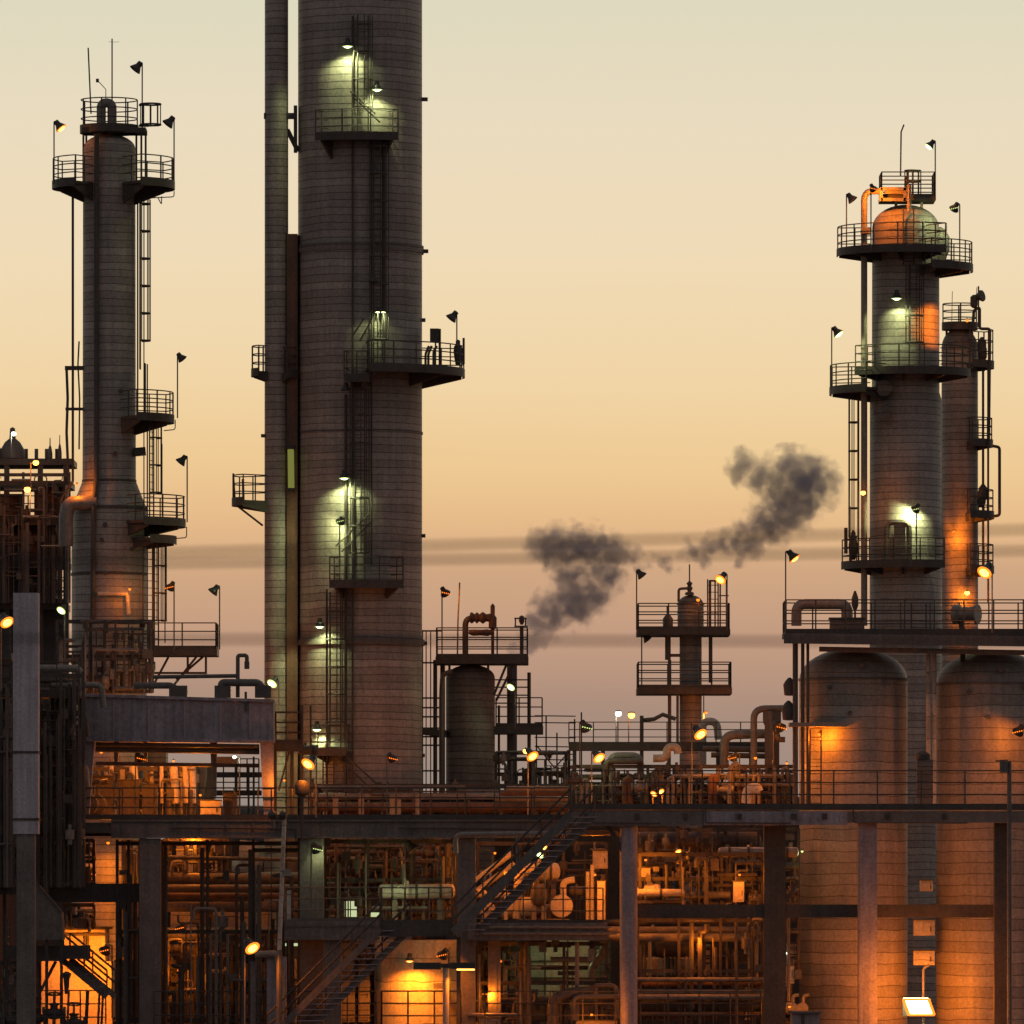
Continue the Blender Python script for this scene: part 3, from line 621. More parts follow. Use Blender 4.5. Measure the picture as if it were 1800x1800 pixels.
m = MB().lathe(P(1212, 1046, d - .3), (0, 0, 1), [(0, .2), (.1, .2), (.15, .08), (.3, .15), (.4, .08), (.5, .14), (.6, .04)], 10).lathe(P(1174, 1100, d - 1), (0, 0, 1), [(-.6, .1), (-.2, .22), (.3, .22), (.5, .08)], 8); m.each('valve', M['pipe_d'], t9)
m = MB()
for a in range(3): m.lathe(P(1214, 1090 - a * 14, d), (0, 0, 1), [(-.03, 24.5 * U), (.03, 24.5 * U)], 28)
m.each('seam_ring', M['clad_dark'], t9)

# ------------------------------------------------------------------ helpers for the low, crowded part of the plant
ORD = 'topmost second third fourth fifth sixth seventh eighth ninth tenth eleventh twelfth'.split()
ORDL = 'leftmost,second from the left,third from the left,fourth from the left,fifth from the left,sixth from the left,seventh from the left,eighth from the left,ninth from the left,tenth from the left,eleventh from the left,twelfth from the left'.split(',')

def pbox(px0, px1, py0, py1, d, dep, m=None):         # box between pixel edges, front face at distance d
    return (m or MB()).box(PX(px0, d), PX(px1, d), d, d + dep, PZ(py1, d) if py1 < 1900 else 0, PZ(py0, d))

def stairs(label, a, b, d, wv=(.95, .6), n=None, tm='conc', hs=.36):
    """wv: the way across the flight, from the near to the far stringer"""
    A, B = P(*a, d), P(*b, d); lo, hi = (A, B) if A.z < B.z else (B, A); wv = Vector((wv[0], wv[1], 0))
    t = thing('staircase', label, 'staircase', Vector((lo.x, d, 0)))
    for o in (Vector((0, 0, 0)), wv): MB().bar(lo + o, hi + o, .07, hs).part('stringer', M['galv'], t)
    n = n or max(4, int((hi.z - lo.z) / .22)); g = Vector((.26 if hi.x > lo.x else -.26, 0, 0)); th = Vector((0, 0, .035))
    for i in range(n):
        q = lo.lerp(hi, (i + .5) / n) + wv * .04; c = [q, q + g, q + g + wv * .92, q + wv * .92]
        MB().add(c + [x + th for x in c], [(3, 2, 1, 0), (4, 5, 6, 7), (0, 1, 5, 4), (1, 2, 6, 5), (2, 3, 7, 6), (3, 0, 4, 7)]).part('tread', M[tm], t)
    up = Vector((0, 0, 1)); m = MB()
    for o in (Vector((0, 0, 0)), wv):
        for h in (.55, 1.05): m.tube([lo + o + up * h, hi + o + up * h], .045, 5)
        k = max(2, round((hi - lo).length / 1.6))
        for i in range(k + 1):
            q = lo.lerp(hi, i / k) + o; m.tube([q, q + up * 1.05], .035, 5)
    m.part('handrail', M['steel'], t)
    return t

def drum(px0, px1, py, r_px, d, label, mat='pipe_d', legs=None, cat='drum', name='horizontal_drum', bands=2):
    """horizontal vessel or exchanger with dished ends, bands, a nozzle and saddles"""
    U = u(d); r = r_px * U; x0, x1 = PX(px0, d), PX(px1, d); z = PZ(py, d); h = r * .5
    t = thing(name, label, cat, (( x0 + x1) / 2, d + r, z - r))
    pr = [(h - h * math.cos(R(a)), max(.01, r * math.sin(R(a)))) for a in range(0, 91, 15)]
    pr += [((x1 - x0) - q[0], q[1]) for q in pr[::-1]]
    MB().lathe((x0, d + r, z), (1, 0, 0), pr, 24).part('shell', M[mat], t)
    for i in range(bands):
        xx = x0 + (x1 - x0) * (i + .6) / (bands + .2); MB().lathe((xx, d + r, z), (1, 0, 0), [(-.05, r * .98), (-.05, r * 1.07), (.05, r * 1.07), (.05, r * .98)], 24).part('flange', M['steel'], t)
    MB().cyl((x0 + (x1 - x0) * .38, d + r, z + r * .9), (x0 + (x1 - x0) * .38, d + r, z + r * 1.45), r * .25, 10).part('nozzle', M[mat], t)
    if legs:
        for f in (.22, .8): MB().box(x0 + (x1 - x0) * f - .1, x0 + (x1 - x0) * f + .1, d + r * .4, d + r * 1.6, max(0, PZ(legs, d)), z - r * .9).part('saddle', M['conc_d'], t)
    return t

def pump(px, py, d, s, label, mat='mach', k=1):
    """motor and pump casing on a plinth; py is the foot"""
    c = P(px, py, d); t = thing('pump', label, 'pump', c)
    b = lambda x, y, z: c + Vector((k * x * s, y * s, z * s))
    MB().bar(b(-.75, .3, .06), b(.8, .3, .06), .6 * s, .12 * s).part('plinth', M['conc_d'], t)
    MB().lathe(b(-.7, .3, .48), (k, 0, 0), [(0, .12 * s), (.05 * s, .26 * s), (.12 * s, .30 * s), (.62 * s, .30 * s), (.68 * s, .22 * s), (.74 * s, .08 * s), (.95 * s, .07 * s)], 16).part('motor', M[mat], t)
    MB().lathe(b(.55, .0, .5), (0, 1, 0), [(0, .12 * s), (.06 * s, .34 * s), (.42 * s, .36 * s), (.5 * s, .2 * s)], 18).part('casing', M[mat], t)
    MB().tube([b(.6, .25, .7), b(.6, .25, 1.25), b(.95, .25, 1.3)], .1 * s, 8, .2 * s).part('outlet', M[mat], t)
    MB().bar(b(-.35, .3, .78), b(-.12, .3, .78), .22 * s, .16 * s).part('terminal_box', M[mat], t)
    return t

def valve(px, py, d, s, label, mat='pipe_d', wheel=True):
    c = P(px, py, d); t = thing('valve', label, 'valve', c - Vector((0, 0, .45 * s)))
    MB().lathe(c, (1, 0, 0), [(-.42 * s, .26 * s), (-.34 * s, .26 * s), (-.33 * s, .13 * s), (-.15 * s, .2 * s), (.15 * s, .2 * s), (.33 * s, .13 * s), (.34 * s, .26 * s), (.42 * s, .26 * s)], 14).lathe(c, (0, 0, 1), [(0, .16 * s), (.3 * s, .14 * s), (.32 * s, .2 * s), (.38 * s, .2 * s), (.4 * s, .04 * s), (.75 * s, .04 * s)], 10).part('body', M[mat], t)
    if wheel:
        w = c + Vector((0, 0, .72 * s)); MB().tube([w + Vector((.26 * s * math.cos(a * .5236), -.26 * s * math.sin(a * .5236) * .8, .06 * s * math.sin(a * .5236))) for a in range(13)], .03 * s, 5).bar(w - Vector((.25 * s, 0, 0)), w + Vector((.25 * s, 0, 0)), .03 * s, .03 * s).part('handwheel', M['steel'], t)
    MB().tube([c - Vector((0, 0, .2 * s)), c - Vector((0, 0, .45 * s))], .07 * s, 6).part('stem', M[mat], t)
    return t

def cabinet(px0, px1, py0, py1, d, label, mat='mach', dep=.6):
    x0, x1, z0, z1 = PX(px0, d), PX(px1, d), PZ(py1, d), PZ(py0, d)
    t = thing('cabinet', label, 'cabinet', ((x0 + x1) / 2, d + dep / 2, z0)); e = (x1 - x0) * .1
    MB().box(x0, x1, d, d + dep, z0 + .08, z1).part('body', M[mat], t)
    MB().box(x0 + e, x1 - e, d - .025, d - .003, z0 + .16, z1 - .08).part('door', M[mat], t)
    MB().box(x0 - .04, x1 + .04, d - .05, d + dep + .04, z1 + .003, z1 + .05).part('lid', M['steel'], t)
    MB().box(x1 - e * 2.2, x1 - e * 1.6, d - .07, d - .028, (z0 + z1) / 2 - .1, (z0 + z1) / 2 + .1).part('handle', M['steel'], t)
    return t

# ------------------------------------------------------------------ left edge: concrete pier and grid of steel behind it
d = 331
t = thing('concrete_pier', 'tall pale grey concrete pier at the left edge in front of the dark steelwork', 'pier', P(44, 1990, d))
pbox(23, 67, 1042, 1466, d, 1.1).part('shaft', M['conc_l'], t)
pbox(29, 61, 1466, 1990, d + .1, .9).part('foot', M['conc_d'], t)
for py in (1322, 1440): pbox(21.5, 68.5, py - 2, py + 2, d - .04, 1.18).part('band', M['steel'], t)
d = 337
sf = thing('pipe_rack', 'dark steel grid of posts, rails and landings behind the pale pier', 'steel frame', P(70, 1990, d))
for py, x0, x1 in ((1214, -60, 141), (1148, -60, 20), (1300, -60, 145), (1452, -60, 195), (1560, -60, 60)):
    deck(sf, PX(x0, d), PX(x1, d), d, d + 2.6, PZ(py, d), 'f' if py != 1452 else '', h=1.15, th=.28, step=1.0)
m = MB()
for px in (-20, 8, 84, 92, 101, 118, 128, 140, 147): m.bar(P(px, 1560 if px > 60 else 1990, d + .3 + (px % 3)), P(px, 1155 + (px % 5) * 22, d + .3 + (px % 3)), .14 if px % 2 else .07, .14)
for py in range(1225, 1550, 26): m.bar(P(70, py, d + .9), P(150, py, d + .9), .05, .05 + (py % 3) * .05)
m.each('post', M['steel'], sf)
for i, (x0, x1, py, r_) in enumerate(((-30, 140, 1175, .16), (-30, 120, 1196, .12), (90, 178, 1204, .13), (-30, 150, 1255, .1), (-30, 25, 1330, .3), (-30, 22, 1400, .22), (70, 150, 1345, .12), (-30, 60, 1500, .25), (-30, 70, 1530, .14))):
    pipe([(x0, py), (x1, py), (x1 + 4, py + 40)], r_, f'{ORD[i]} of the dark horizontal pipes threaded through the steel grid at the left edge', d + 1.6, 'pipe_d' if i % 2 else 'pipe', group='pipes in the left steel grid')
for i, (px, py) in enumerate(((78, 1380), (96, 1395), (120, 1385), (84, 1495), (100, 1500), (12, 1490), (8, 1565), (30, 1530), (86, 1520))):
    valve(px, py, d + .8, .8, f'small valve in the dark steel grid at the left edge, {ORDL[i]}', 'pipe_d')

# ------------------------------------------------------------------ blurred process block far left, behind the slim tower
d = 400
pb = thing('process_block', 'rust-lit process block with tiered decks behind the slim left tower', 'process block', P(40, 1990, d))
for i, (py, x1) in enumerate(((806, 128), (845, 124), (912, 120), (985, 118), (1060, 116))):
    deck(pb, PX(-90, d), PX(x1, d), d, d + 4, PZ(py, d), 'f' if py > 850 else '', h=1.1, th=.3, mat='steel')
for px in (-60, 12, 71, 116): MB().bar(P(px, 1990, d + .2), P(px, 806, d + .2), .25, .25).part('post', M['steel'], pb)
for px, py, h_, r_ in ((22, 806, 1.2, .62), (-8, 806, .8, .4), (88, 806, .8, .12), (105, 806, .9, .1)): MB().lathe(P(px, py, d + .6), (0, 0, 1), [(0, r_), (h_ * .3, r_), (h_ * .65, r_ * .6), (h_ * .8, r_ * .25), (h_ * 1.2, r_ * .2), (h_ * 1.25, .02)], 14).part('vessel_top', M['pipe_d'], pb)
pbox(-60, 112, 925, 985, d + 1.2, 2, ).part('wall_panel', M['rust'], pb); pbox(-60, 100, 995, 1060, d + 1.2, 2).part('wall_panel', M['steel'], pb); pbox(-60, 118, 1062, 1990, d + 1.5, 2).part('wall_panel', M['steel'], pb)
pbox(60, 112, 850, 905, d + 1.4, 1).part('wall_panel', M['rust'], pb); pbox(-60, 40, 868, 905, d + 1.4, 1).part('wall_panel', M['rust'], pb)
for i in range(7): MB().lathe(P(-8 + i * 18, 822, d + 1), (0, 0, 1), [(0, .09), (.9, .09)], 8).part('pipe_stub', M['pipe_d'], pb)

# ------------------------------------------------------------------ grey furnace casing on tapered legs
d = 340.5
fc = thing('furnace_casing', 'long grey box-shaped furnace casing standing on tapered legs at the left', 'furnace casing', P(314, 1990, d))
A = [P(148, 1220, d), P(480, 1230, d), P(481, 1304, d), P(148, 1302, d)]; dv = Vector((0, 3.2, 0))
MB().add(A + [a + dv for a in A], [(3, 2, 1, 0), (4, 5, 6, 7), (0, 1, 5, 4), (1, 2, 6, 5), (2, 3, 7, 6), (3, 0, 4, 7)]).part('casing', M['conc'], fc)
def leg(xa, xb, xc, xd_, y0_, y1_, dd, mat):
    q = [P(xa, y0_, dd), P(xb, y0_, dd), P(xd_, y1_, dd), P(xc, y1_, dd)]; w_ = Vector((0, .5, 0))
    MB().add(q + [a + w_ for a in q], [(3, 2, 1, 0), (4, 5, 6, 7), (0, 1, 5, 4), (1, 2, 6, 5), (2, 3, 7, 6), (3, 0, 4, 7)]).part('leg', M[mat], fc)
for yo in (0, 2.6):
    leg(148, 166, 143, 156, 1302.5, 1440, d + .05 + yo, 'conc'); leg(457, 480.5, 464, 481, 1304.5, 1440, d + .05 + yo, 'conc')
leg(369, 381, 374, 380, 1303.5, 1400, d + 1.2, 'conc_d'); leg(200, 208, 201, 207, 1303.5, 1345, d + 1.2, 'conc_d'); leg(252, 259, 253, 258, 1303.5, 1345, d + 1.2, 'conc_d')
for py, dd, r_ in ((1310, d + .2, .09), (1319, d + .5, .12), (1344, d + 1.2, .08)): MB().tube([P(168, py - 2, dd), P(456, py + 2, dd)], r_, 8).part('header_pipe', M['pipe_d'], fc)
for a, b in (((146, 1222), (482, 1232)), ((146, 1301), (483, 1303))): MB().bar(P(*a, d - .06), P(*b, d - .06), .13, .12).part('flange', M['conc'], fc)
for px in (200, 262, 325, 388, 440): MB().bar(P(px, 1298, d - .04), P(px, 1226 + (px - 148) * .03, d - .04), .05, .09).part('stiffener', M['conc'], fc)
for px, w_ in ((313, 16), (391, 14), (462, 14)): pbox(px - w_, px + w_, 1205, 1226, d + .6, .7).part('nozzle_box', M['pipe_d'], fc)
MB().bar(P(432, 1250, d - .05), P(432, 1216, d - .05), .12, .1).part('lifting_lug', M['steel'], fc)
tpipe(fc, [(236, 1205), (300, 1205), (312, 1212)], d + .9, .14, 'galv', .1, 'loop_pipe')
tpipe(fc, [(389, 1212), (389, 1200), (456, 1200), (462, 1214)], d + .9, .16, 'galv', .25, 'loop_pipe')
tpipe(fc, [(418, 1226), (418, 1152), (434, 1152), (434, 1164)], d + 1.2, .085, 'galv', .1, 'vent_pipe')
MB().cyl(P(434, 1163, d + 1.2), P(434, 1176, d + 1.2), .11, 10).part('vent_cap', M['galv'], fc)
tpipe(fc, [(270, 1190), (418, 1188)], d + 1.2, .085, 'galv', 0, 'vent_pipe')
for i, px in enumerate((284, 300, 305, 318, 326, 190, 196, 222, 234, 266, 338)):
    pipe([(px, 1346), (px + (i % 3) * 2, 1412)], .09 + (i % 3) * .05, f'upright furnace tube under the grey casing, {ORDL[i]}', 347 + (i % 2) * .6, 'lamplit', 0, 'upright furnace tubes under the casing')
for i, (px, hw) in enumerate(((212, 10), (240, 11), (352, 12), (178, 12))):      # hoppers
    c = P(px, 1346, 349); t = MB().lathe(c, (0, 0, -1), [(0, hw * u(349)), (.5, hw * u(349)), (1.5, .1), (1.8, .1)], 8).solo('hopper', M['pipe_d'], f'dark pointed hopper hanging behind the furnace tubes, {["second", "third", "rightmost", "leftmost"][i]}', 'hopper', 'hoppers under the casing')
# gantry between casing and central tower
d = 343
gp = thing('access_platform', 'small dark railed landing between the grey casing and the tower foot', 'platform', P(505, 1990, d))
deck(gp, PX(481, d), PX(531, d), d, d + 1.4, PZ(1305, d), 'flbr', h=1.25, th=.35, step=.9)
m = MB().bar(P(531, 1440, d), P(531, 1240, d), .1, .1).bar(P(546, 1440, d), P(546, 1240, d), .08, .08).bar(P(490, 1390, d + .3), P(508, 1322, d + .3), .08, .08).bar(P(513, 1440, d + .3), P(513, 1320, d + .3), .15, .15).bar(P(484, 1440, d + .3), P(484, 1320, d + .3), .12, .12); m.each('post', M['steel'], gp)
drum(522, 560, 1318, 9, d + 1.8, 'little dark drum behind the small landing at the tower foot', 'pipe_d')

# ------------------------------------------------------------------ elevated walkways
d = 338
wa = thing('elevated_walkway', 'long elevated walkway with concrete girder crossing the picture on the left half', 'walkway', P(600, 1990, d))
MB().box(PX(150, d), PX(1004, d), d + .35, d + 2.6, PZ(1440, d), PZ(1437, d)).part('deck', M['galv'], wa)
pbox(195, 1004, 1441, 1473, d, .35).part('girder', M['conc_d'], wa); pbox(64, 194.5, 1446, 1470, d + .1, .35).part('girder', M['steel'], wa)
pbox(195, 1004, 1437, 1440.7, d - .06, .45).part('kerb', M['steel'], wa)
m = MB().rail([P(150, 1437, d + .1), P(1000, 1437, d + .1)], 1.2, 3, 1.45); m.part('railing', M['steel'], wa)
m = MB().rail([P(150, 1437, d + 2.5), P(1000, 1437, d + 2.5)], 1.2, 3, 1.45); m.part('railing', M['steel'], wa)
for px in range(215, 1000, 46): pbox(px - 1.5, px + 1.5, 1443, 1471, d - .06, .06).part('stiffener', M['conc_d'], wa)
for a, b in ((1441, 1444), (1470, 1473)): pbox(195, 1004, a, b, d - .1, .1).part('flange', M['conc_d'], wa)
for px in (300, 700): MB().tube([P(px, 1455, d - .14), P(px + 220, 1457, d - .14), P(px + 220, 1480, d - .14)], .035, 6, .1).part('conduit', M['steel'], wa)
for x0, x1 in ((245, 282), (527, 569), (803, 836)): pbox(x0, x1, 1473.5, 1990, d + .05, .95).part('pillar', M['conc_d'], wa)
d = 336
wb = thing('elevated_walkway', 'long elevated walkway with steel railing in front of the two big drums', 'walkway', P(1400, 1990, d))
MB().box(PX(1000, d), PX(1850, d), d + .3, d + 2.2, PZ(1423, d), PZ(1419, d)).part('deck', M['galv'], wb)
pbox(1000, 1236, 1424, 1452, d, .3).part('girder', M['conc_d'], wb); pbox(1237, 1489, 1426, 1450, d - .03, .33).part('girder', M['conc'], wb); pbox(1490, 1850, 1426, 1446, d, .3).part('girder', M['conc_d'], wb)
pbox(1000, 1850, 1413, 1423.5, d - .05, .1).part('kerb', M['steel'], wb)
m = MB().rail([P(1004, 1418, d + .05), P(1850, 1418, d + .05)], 1.45, 4, 1.75); m.part('railing', M['steel'], wb)
m = MB().rail([P(1004, 1418, d + 2.1), P(1850, 1418, d + 2.1)], 1.45, 4, 1.75, rr=.02); m.part('railing', M['steel'], wb)
for px in range(1250, 1480, 38): pbox(px - 1.2, px + 1.2, 1428, 1448, d - .07, .04).part('stiffener', M['conc'], wb)
for px in (1030, 1120, 1205, 1300, 1395, 1450, 1560, 1660): pbox(px - 4, px + 4, 1430, 1440, d - .12, .09).part('junction_box', M['steel'], wb)
for px, l_ in ((1040, 120), (1240, 150), (1500, 200)): MB().tube([P(px, 1420, d - .12), P(px, 1446, d - .12), P(px + l_, 1447, d - .12)], .03, 6, .1).part('conduit', M['steel'], wb)
MB().cyl(P(1105, 1990, d + .5), P(1105, 1452.5, d + .5), 15.5 * u(d), 24).part('pillar', M['conc'], wb)
MB().bar(P(1066, 1446, d + .4), P(1098, 1502, d + .4), .14, .18).part('brace', M['steel'], wb)
pbox(1343, 1381, 1452, 1990, d + 1.2, .6).part('pillar', M['steel'], wb); pbox(1509, 1542, 1446.5, 1990, d + .3, .9).part('pillar', M['conc'], wb); pbox(1748, 1770, 1446.5, 1990, d + .6, .7).part('pillar', M['steel'], wb)
pbox(1113, 1342.5, 1590, 1613, d + 1.3, .4).part('tie_beam', M['steel'], wb); pbox(1381.5, 1508.5, 1590, 1613, d + 1.3, .4).part('tie_beam', M['steel'], wb); pbox(1542.5, 1747.5, 1590, 1613, d + 1.3, .4).part('tie_beam', M['steel'], wb)
MB().bar(P(1382, 1585, d + 1.4), P(1402, 1548, d + 1.4), .15, .15).part('brace', M['steel'], wb)
t = thing('pole', 'slim grey pole with a bracket head in front of the right-hand drum', 'pole', P(1775, 1990, 335))
MB().tube([P(1775, 1990, 335), P(1774, 1338, 335)], .09, 8).part('shaft', M['galv'], t); pbox(1758, 1772, 1338, 1358, 334.8, .3).part('head', M['galv'], t); MB().bar(P(1750, 1338, 335), P(1772, 1336, 335), .05, .05).part('arm', M['steel'], t)

# ------------------------------------------------------------------ stairs and landings in front
stairs('long diagonal staircase climbing from the middle landing up to the right walkway', (797, 1640), (1003, 1432), 333.4)
stairs('diagonal staircase descending from the middle landing to the bottom of the picture', (470, 1830), (668, 1632), 333.4, (1.2, .6), hs=.28)
d = 333.6
ld = thing('stair_landing', 'landing with railing between the two diagonal staircases', 'landing', P(733, 1990, d))
deck(ld, PX(668, d), PX(797, d), d, d + 1.3, PZ(1622, d), 'fb', h=1.4, th=.55, step=1.1); MB().bar(P(806, 1990, d + .9), P(806, 1647, d + .9), .16, .16).part('post', M['steel'], ld)
d = 336.5
md = thing('middle_deck', 'concrete deck with thin rails left of the stair landing', 'deck', P(585, 1990, d))
pbox(500, 668, 1619, 1652, d, 2.5).part('slab', M['conc_d'], md); pbox(500, 668, 1626, 1629, d - .05, .05).part('edge_pipe', M['galv'], md)
MB().rail([P(500, 1619, d + .1), P(668, 1619, d + .1)], 1.35, 3, 1.5).part('railing', M['galv'], md)
pbox(569.5, 600, 1652.5, 1990, d + .3, .7).part('pillar', M['conc_d'], md)
d = 337.5
rd = thing('middle_deck', 'concrete deck carrying orange-lit machinery under the right staircase', 'deck', P(965, 1990, d))
pbox(822, 1068, 1622, 1653, d, 7).part('slab', M['conc_d'], rd); MB().rail([P(850, 1622, d + .1), P(1060, 1622, d + .1)], 1.4, 3, 1.6).part('railing', M['steel'], rd)
MB().tube([P(838, 1630, d - .1), P(1075, 1630, d - .1)], .05, 6).part('edge_pipe', M['pipe'], rd); MB().tube([P(838, 1641, d - .1), P(1085, 1641, d - .1)], .05, 6).part('edge_pipe', M['pipe'], rd)
pbox(858, 880, 1653.5, 1990, d + 1, .6).part('pillar', M['conc_d'], rd)
pipe([(801, 1500), (801, 1467), (1080, 1464), (1088, 1470)], .11, 'long grey pipe just under the left walkway girder behind the staircase', 337.2, 'pipe', .3)
# machinery on that deck
pump(955, 1622, 341, 1.35, 'orange-lit pump with round casing on the deck under the staircase', 'lamplit', 1); pump(880, 1622, 342, 1.0, 'smaller orange pump half hidden by the staircase', 'lamplit', -1)
pipe([(962, 1530), (912, 1530), (909, 1615)], .2, 'fat orange-lit elbow pipe on the deck under the staircase', 341.6, 'lamplit', .45)
drum(925, 985, 1532, 15, 342, 'orange-lit knobbly drum above the pump on the deck', 'lamplit', 1622); drum(932, 962, 1574, 20, 340.6, 'round brown drum end on the deck under the staircase', 'pipe_d', 1622)
drum(1000, 1036, 1566, 8, 342, 'small grey drum beside the orange cabinets', 'galv')
cabinet(1050, 1064, 1549, 1620, 340.5, 'narrow orange-lit cabinet beside the round concrete pillar', 'lamplit'); cabinet(1042, 1068, 1496, 1530, 343, 'orange-lit panel box high beside the round concrete pillar', 'lamplit')
for i, px in enumerate((889, 940, 1033, 1041)): pipe([(px, 1620), (px, 1532 - (i % 2) * 12)], .08, f'upright orange pipe on the deck under the staircase, {ORDL[i]}', 341.2, 'lamplit', 0)
for i, (a, b) in enumerate((((835, 1548), (900, 1500)), ((838, 1566), (905, 1518)), ((828, 1574), (900, 1574)))): pipe([a, b], .12, f'orange-lit pipe seen through the rungs of the staircase, {ORD[i]}', 343, 'lamplit', 0)
drum(832, 868, 1545, 11, 345, 'pale drum end seen through the staircase rails', 'pale')

# ------------------------------------------------------------------ orange tank under the landing and things before it
t, c = tower('storage_drum', 'upright tank glowing orange under the stair landing', 'tank', 748, 344, [(89, 1990), (89, 1660), (84, 1652)], 'pale', 48)
MB().bar(P(790, 1990, 341.6), P(790, 1665, 341.6), .1, .1).bar(P(815, 1990, 341.9), P(815, 1668, 341.9), .15, .15).each('pipe', M['mach'], t)
pbox(762, 797, 1728, 1738, 341.2, .4).part('bracket', M['mach'], t)
t = thing('railed_platform', 'low railing in front of the orange tank at the bottom of the picture', 'railing', P(740, 1990, 336))
deck(t, PX(668, 336), PX(812, 336), 336, 337.4, PZ(1808, 336), 'fblr', h=1.5, step=1.0)
t = thing('street_lamp', 'street lamp with two flat dark heads in front of the orange tank', 'street lamp', P(784, 1990, 332))
MB().tube([P(784, 1990, 332), P(784, 1701, 332)], .13, 10).part('post', M['lamplit'], t)
pbox(727, 775, 1692, 1704, 331.7, .6).part('head', M['shade'], t); h2 = pbox(791, 835, 1692, 1703, 331.7, .6).part('head', M['shade'], t); pbox(803, 834, 1703.3, 1705.5, 331.75, .5).part('lens', M['sod'], h2); pbox(775.3, 790.7, 1694, 1701, 331.85, .3).part('arm', M['shade'], t)
light('SPOT', 'bulb', P(818, 1710, 331.6), SODC, 150, t, (0, .1, -1), 150)

# ------------------------------------------------------------------ low left: orange-lit pump house, stairs, sloping hood
d = 344
t = thing('pump_house', 'pale wall glowing orange at the lower left with a small upper storey', 'building', P(134, 1990, d))
pbox(71, 198, 1690, 1990, d, 4).part('wall', M['wallp'], t); pbox(113, 185, 1634, 1689.7, d + .2, 3.5).part('wall', M['wallp'], t); pbox(100, 190, 1629, 1633.6, d - .2, 4).part('roof', M['steel'], t)
for px in (150, 155): MB().bar(P(px, 1689, d + .1), P(px, 1640, d + .1), .12, .08).part('mullion', M['steel'], t)
MB().bar(P(113, 1643, d + .1), P(185, 1643, d + .1), .08, .1).part('mullion', M['steel'], t)
t, c = tower('process_vessel', 'orange-lit clad vessel behind the dark beam at the lower left', 'process vessel', 192, 352, [(25, 1990), (25, 1482)], 'pale', 24)
pbox(85, 244, 1553, 1586, 339.5, .6).solo('dark_beam', M['steel'], 'heavy black beam crossing left of the first concrete pillar', 'beam')
stairs('short dark staircase before the orange wall at the lower left', (108, 1686), (188, 1752), 336.5, (.3, .8), hs=.24)
d = 335.5
t = thing('dark_platform', 'dark railed platform at the head of the short lower-left staircase', 'platform', P(80, 1990, d))
deck(t, PX(10, d), PX(155, d), d, d + 1.8, PZ(1662, d), 'l', th=.55); m = MB()
for a, b in (((70, 1745), (98, 1690)), ((20, 1745), (40, 1690)), ((25, 1690), (55, 1745))): m.bar(P(*a, d + .5), P(*b, d + .5), .1, .12)
for px in (40, 60, 12): m.bar(P(px, 1990, d + .8), P(px, 1685, d + .8), .16, .16)
m.each('brace', M['steel'], t)
d = 333.5
t = thing('stair_hood', 'grey sloping hood over the stair entrance at the lower left', 'hood', P(70, 1990, d)); q = [P(42, 1600, d), P(66, 1556, d), P(108, 1604, d), P(110, 1652, d), P(42, 1652, d)]; dv = Vector((0, 1.8, 0))
MB().add(q + [a + dv for a in q], [(4, 3, 2, 1, 0), (5, 6, 7, 8, 9)] + [(i, (i + 1) % 5, 5 + (i + 1) % 5, 5 + i) for i in range(5)]).part('hood', M['conc_d'], t)
for px in (44, 82, 108): MB().bar(P(px, 1990, d + .2), P(px, 1652, d + .2), .12, .12).part('post', M['steel'], t)
MB().bar(P(64, 1552, d - .06), P(110, 1604, d - .06), .1, .06).part('trim', M['galv'], t)
d = 332
t = thing('railed_walk', 'dark railing along the bottom left corner of the picture', 'railing', P(90, 1990, d)); deck(t, PX(-40, d), PX(188, d), d, d + 1.2, PZ(1812, d), 'f', h=1.6, th=.3, step=1.1)
m = MB()
for px in (118, 150, 152, 172, 178): m.tube([P(px, 1812, d + .4), P(px + 3, 1740, d + .4)], .05, 5)
m.lathe(P(117, 1712, d + .6), (0, 0, 1), [(-.8, .07), (-.2, .12), (0, .2), (.1, .05)], 8); m.each('post', M['steel'], t)
for i, (px, py) in enumerate(((95, 1782), (60, 1790), (130, 1800), (25, 1795))): valve(px, py, d + 1.8, 1.1, f'dark valve behind the bottom left railing, {("third", "second", "rightmost", "leftmost")[i]}', 'steel')
cabinet(203, 244, 1690, 1790, 341, 'dark switch cabinet right of the orange wall', 'clad_dark'); cabinet(206, 243, 1640, 1684, 342, 'small dark cabinet with pale trim left of the first pillar', 'conc_d')
for i, px in enumerate((210, 227)): MB().lathe(P(px, 1722, 340.8), (0, -1, 0), [(0, .1), (.06, .12), (.1, .05)], 10).solo('gauge', M['pale'], f'round pale gauge on the dark switch cabinet, {("left", "right")[i]} one', 'gauge')

# ------------------------------------------------------------------ bay between the first and second pillar
for i, (py, r_, d, mt) in enumerate(((1507, .09, 343, 'galv'), (1545, .30, 345, 'pipe_d'), (1562, .18, 344, 'pipe_d'), (1575, .14, 343, 'rust'), (1594, .22, 344, 'conc_d'), (1640, .24, 343, 'conc_d'), (1668, .2, 344, 'pipe_d'), (1684, .2, 345, 'pipe_d'), (1735, .3, 344, 'steel'), (1757, .2, 343, 'conc_d'))):
    pipe([(284, py), (526, py + (4 if i == 0 else 0))], r_, f'{ORD[i]} horizontal pipe in the dark bay between the first two pillars', d, mt, 0, 'pipes in the bay between the first two pillars', flanges=i in (1, 3, 7))
cabinet(336, 374, 1603, 1628, 345, 'dark panel in the pale strip between the first two pillars', 'clad_dark', .3)
t = pbox(300, 475, 1602, 1630, 345.6, 1).solo('panel_wall', M['pale'], 'pale strip of wall panels between the first two pillars', 'wall')
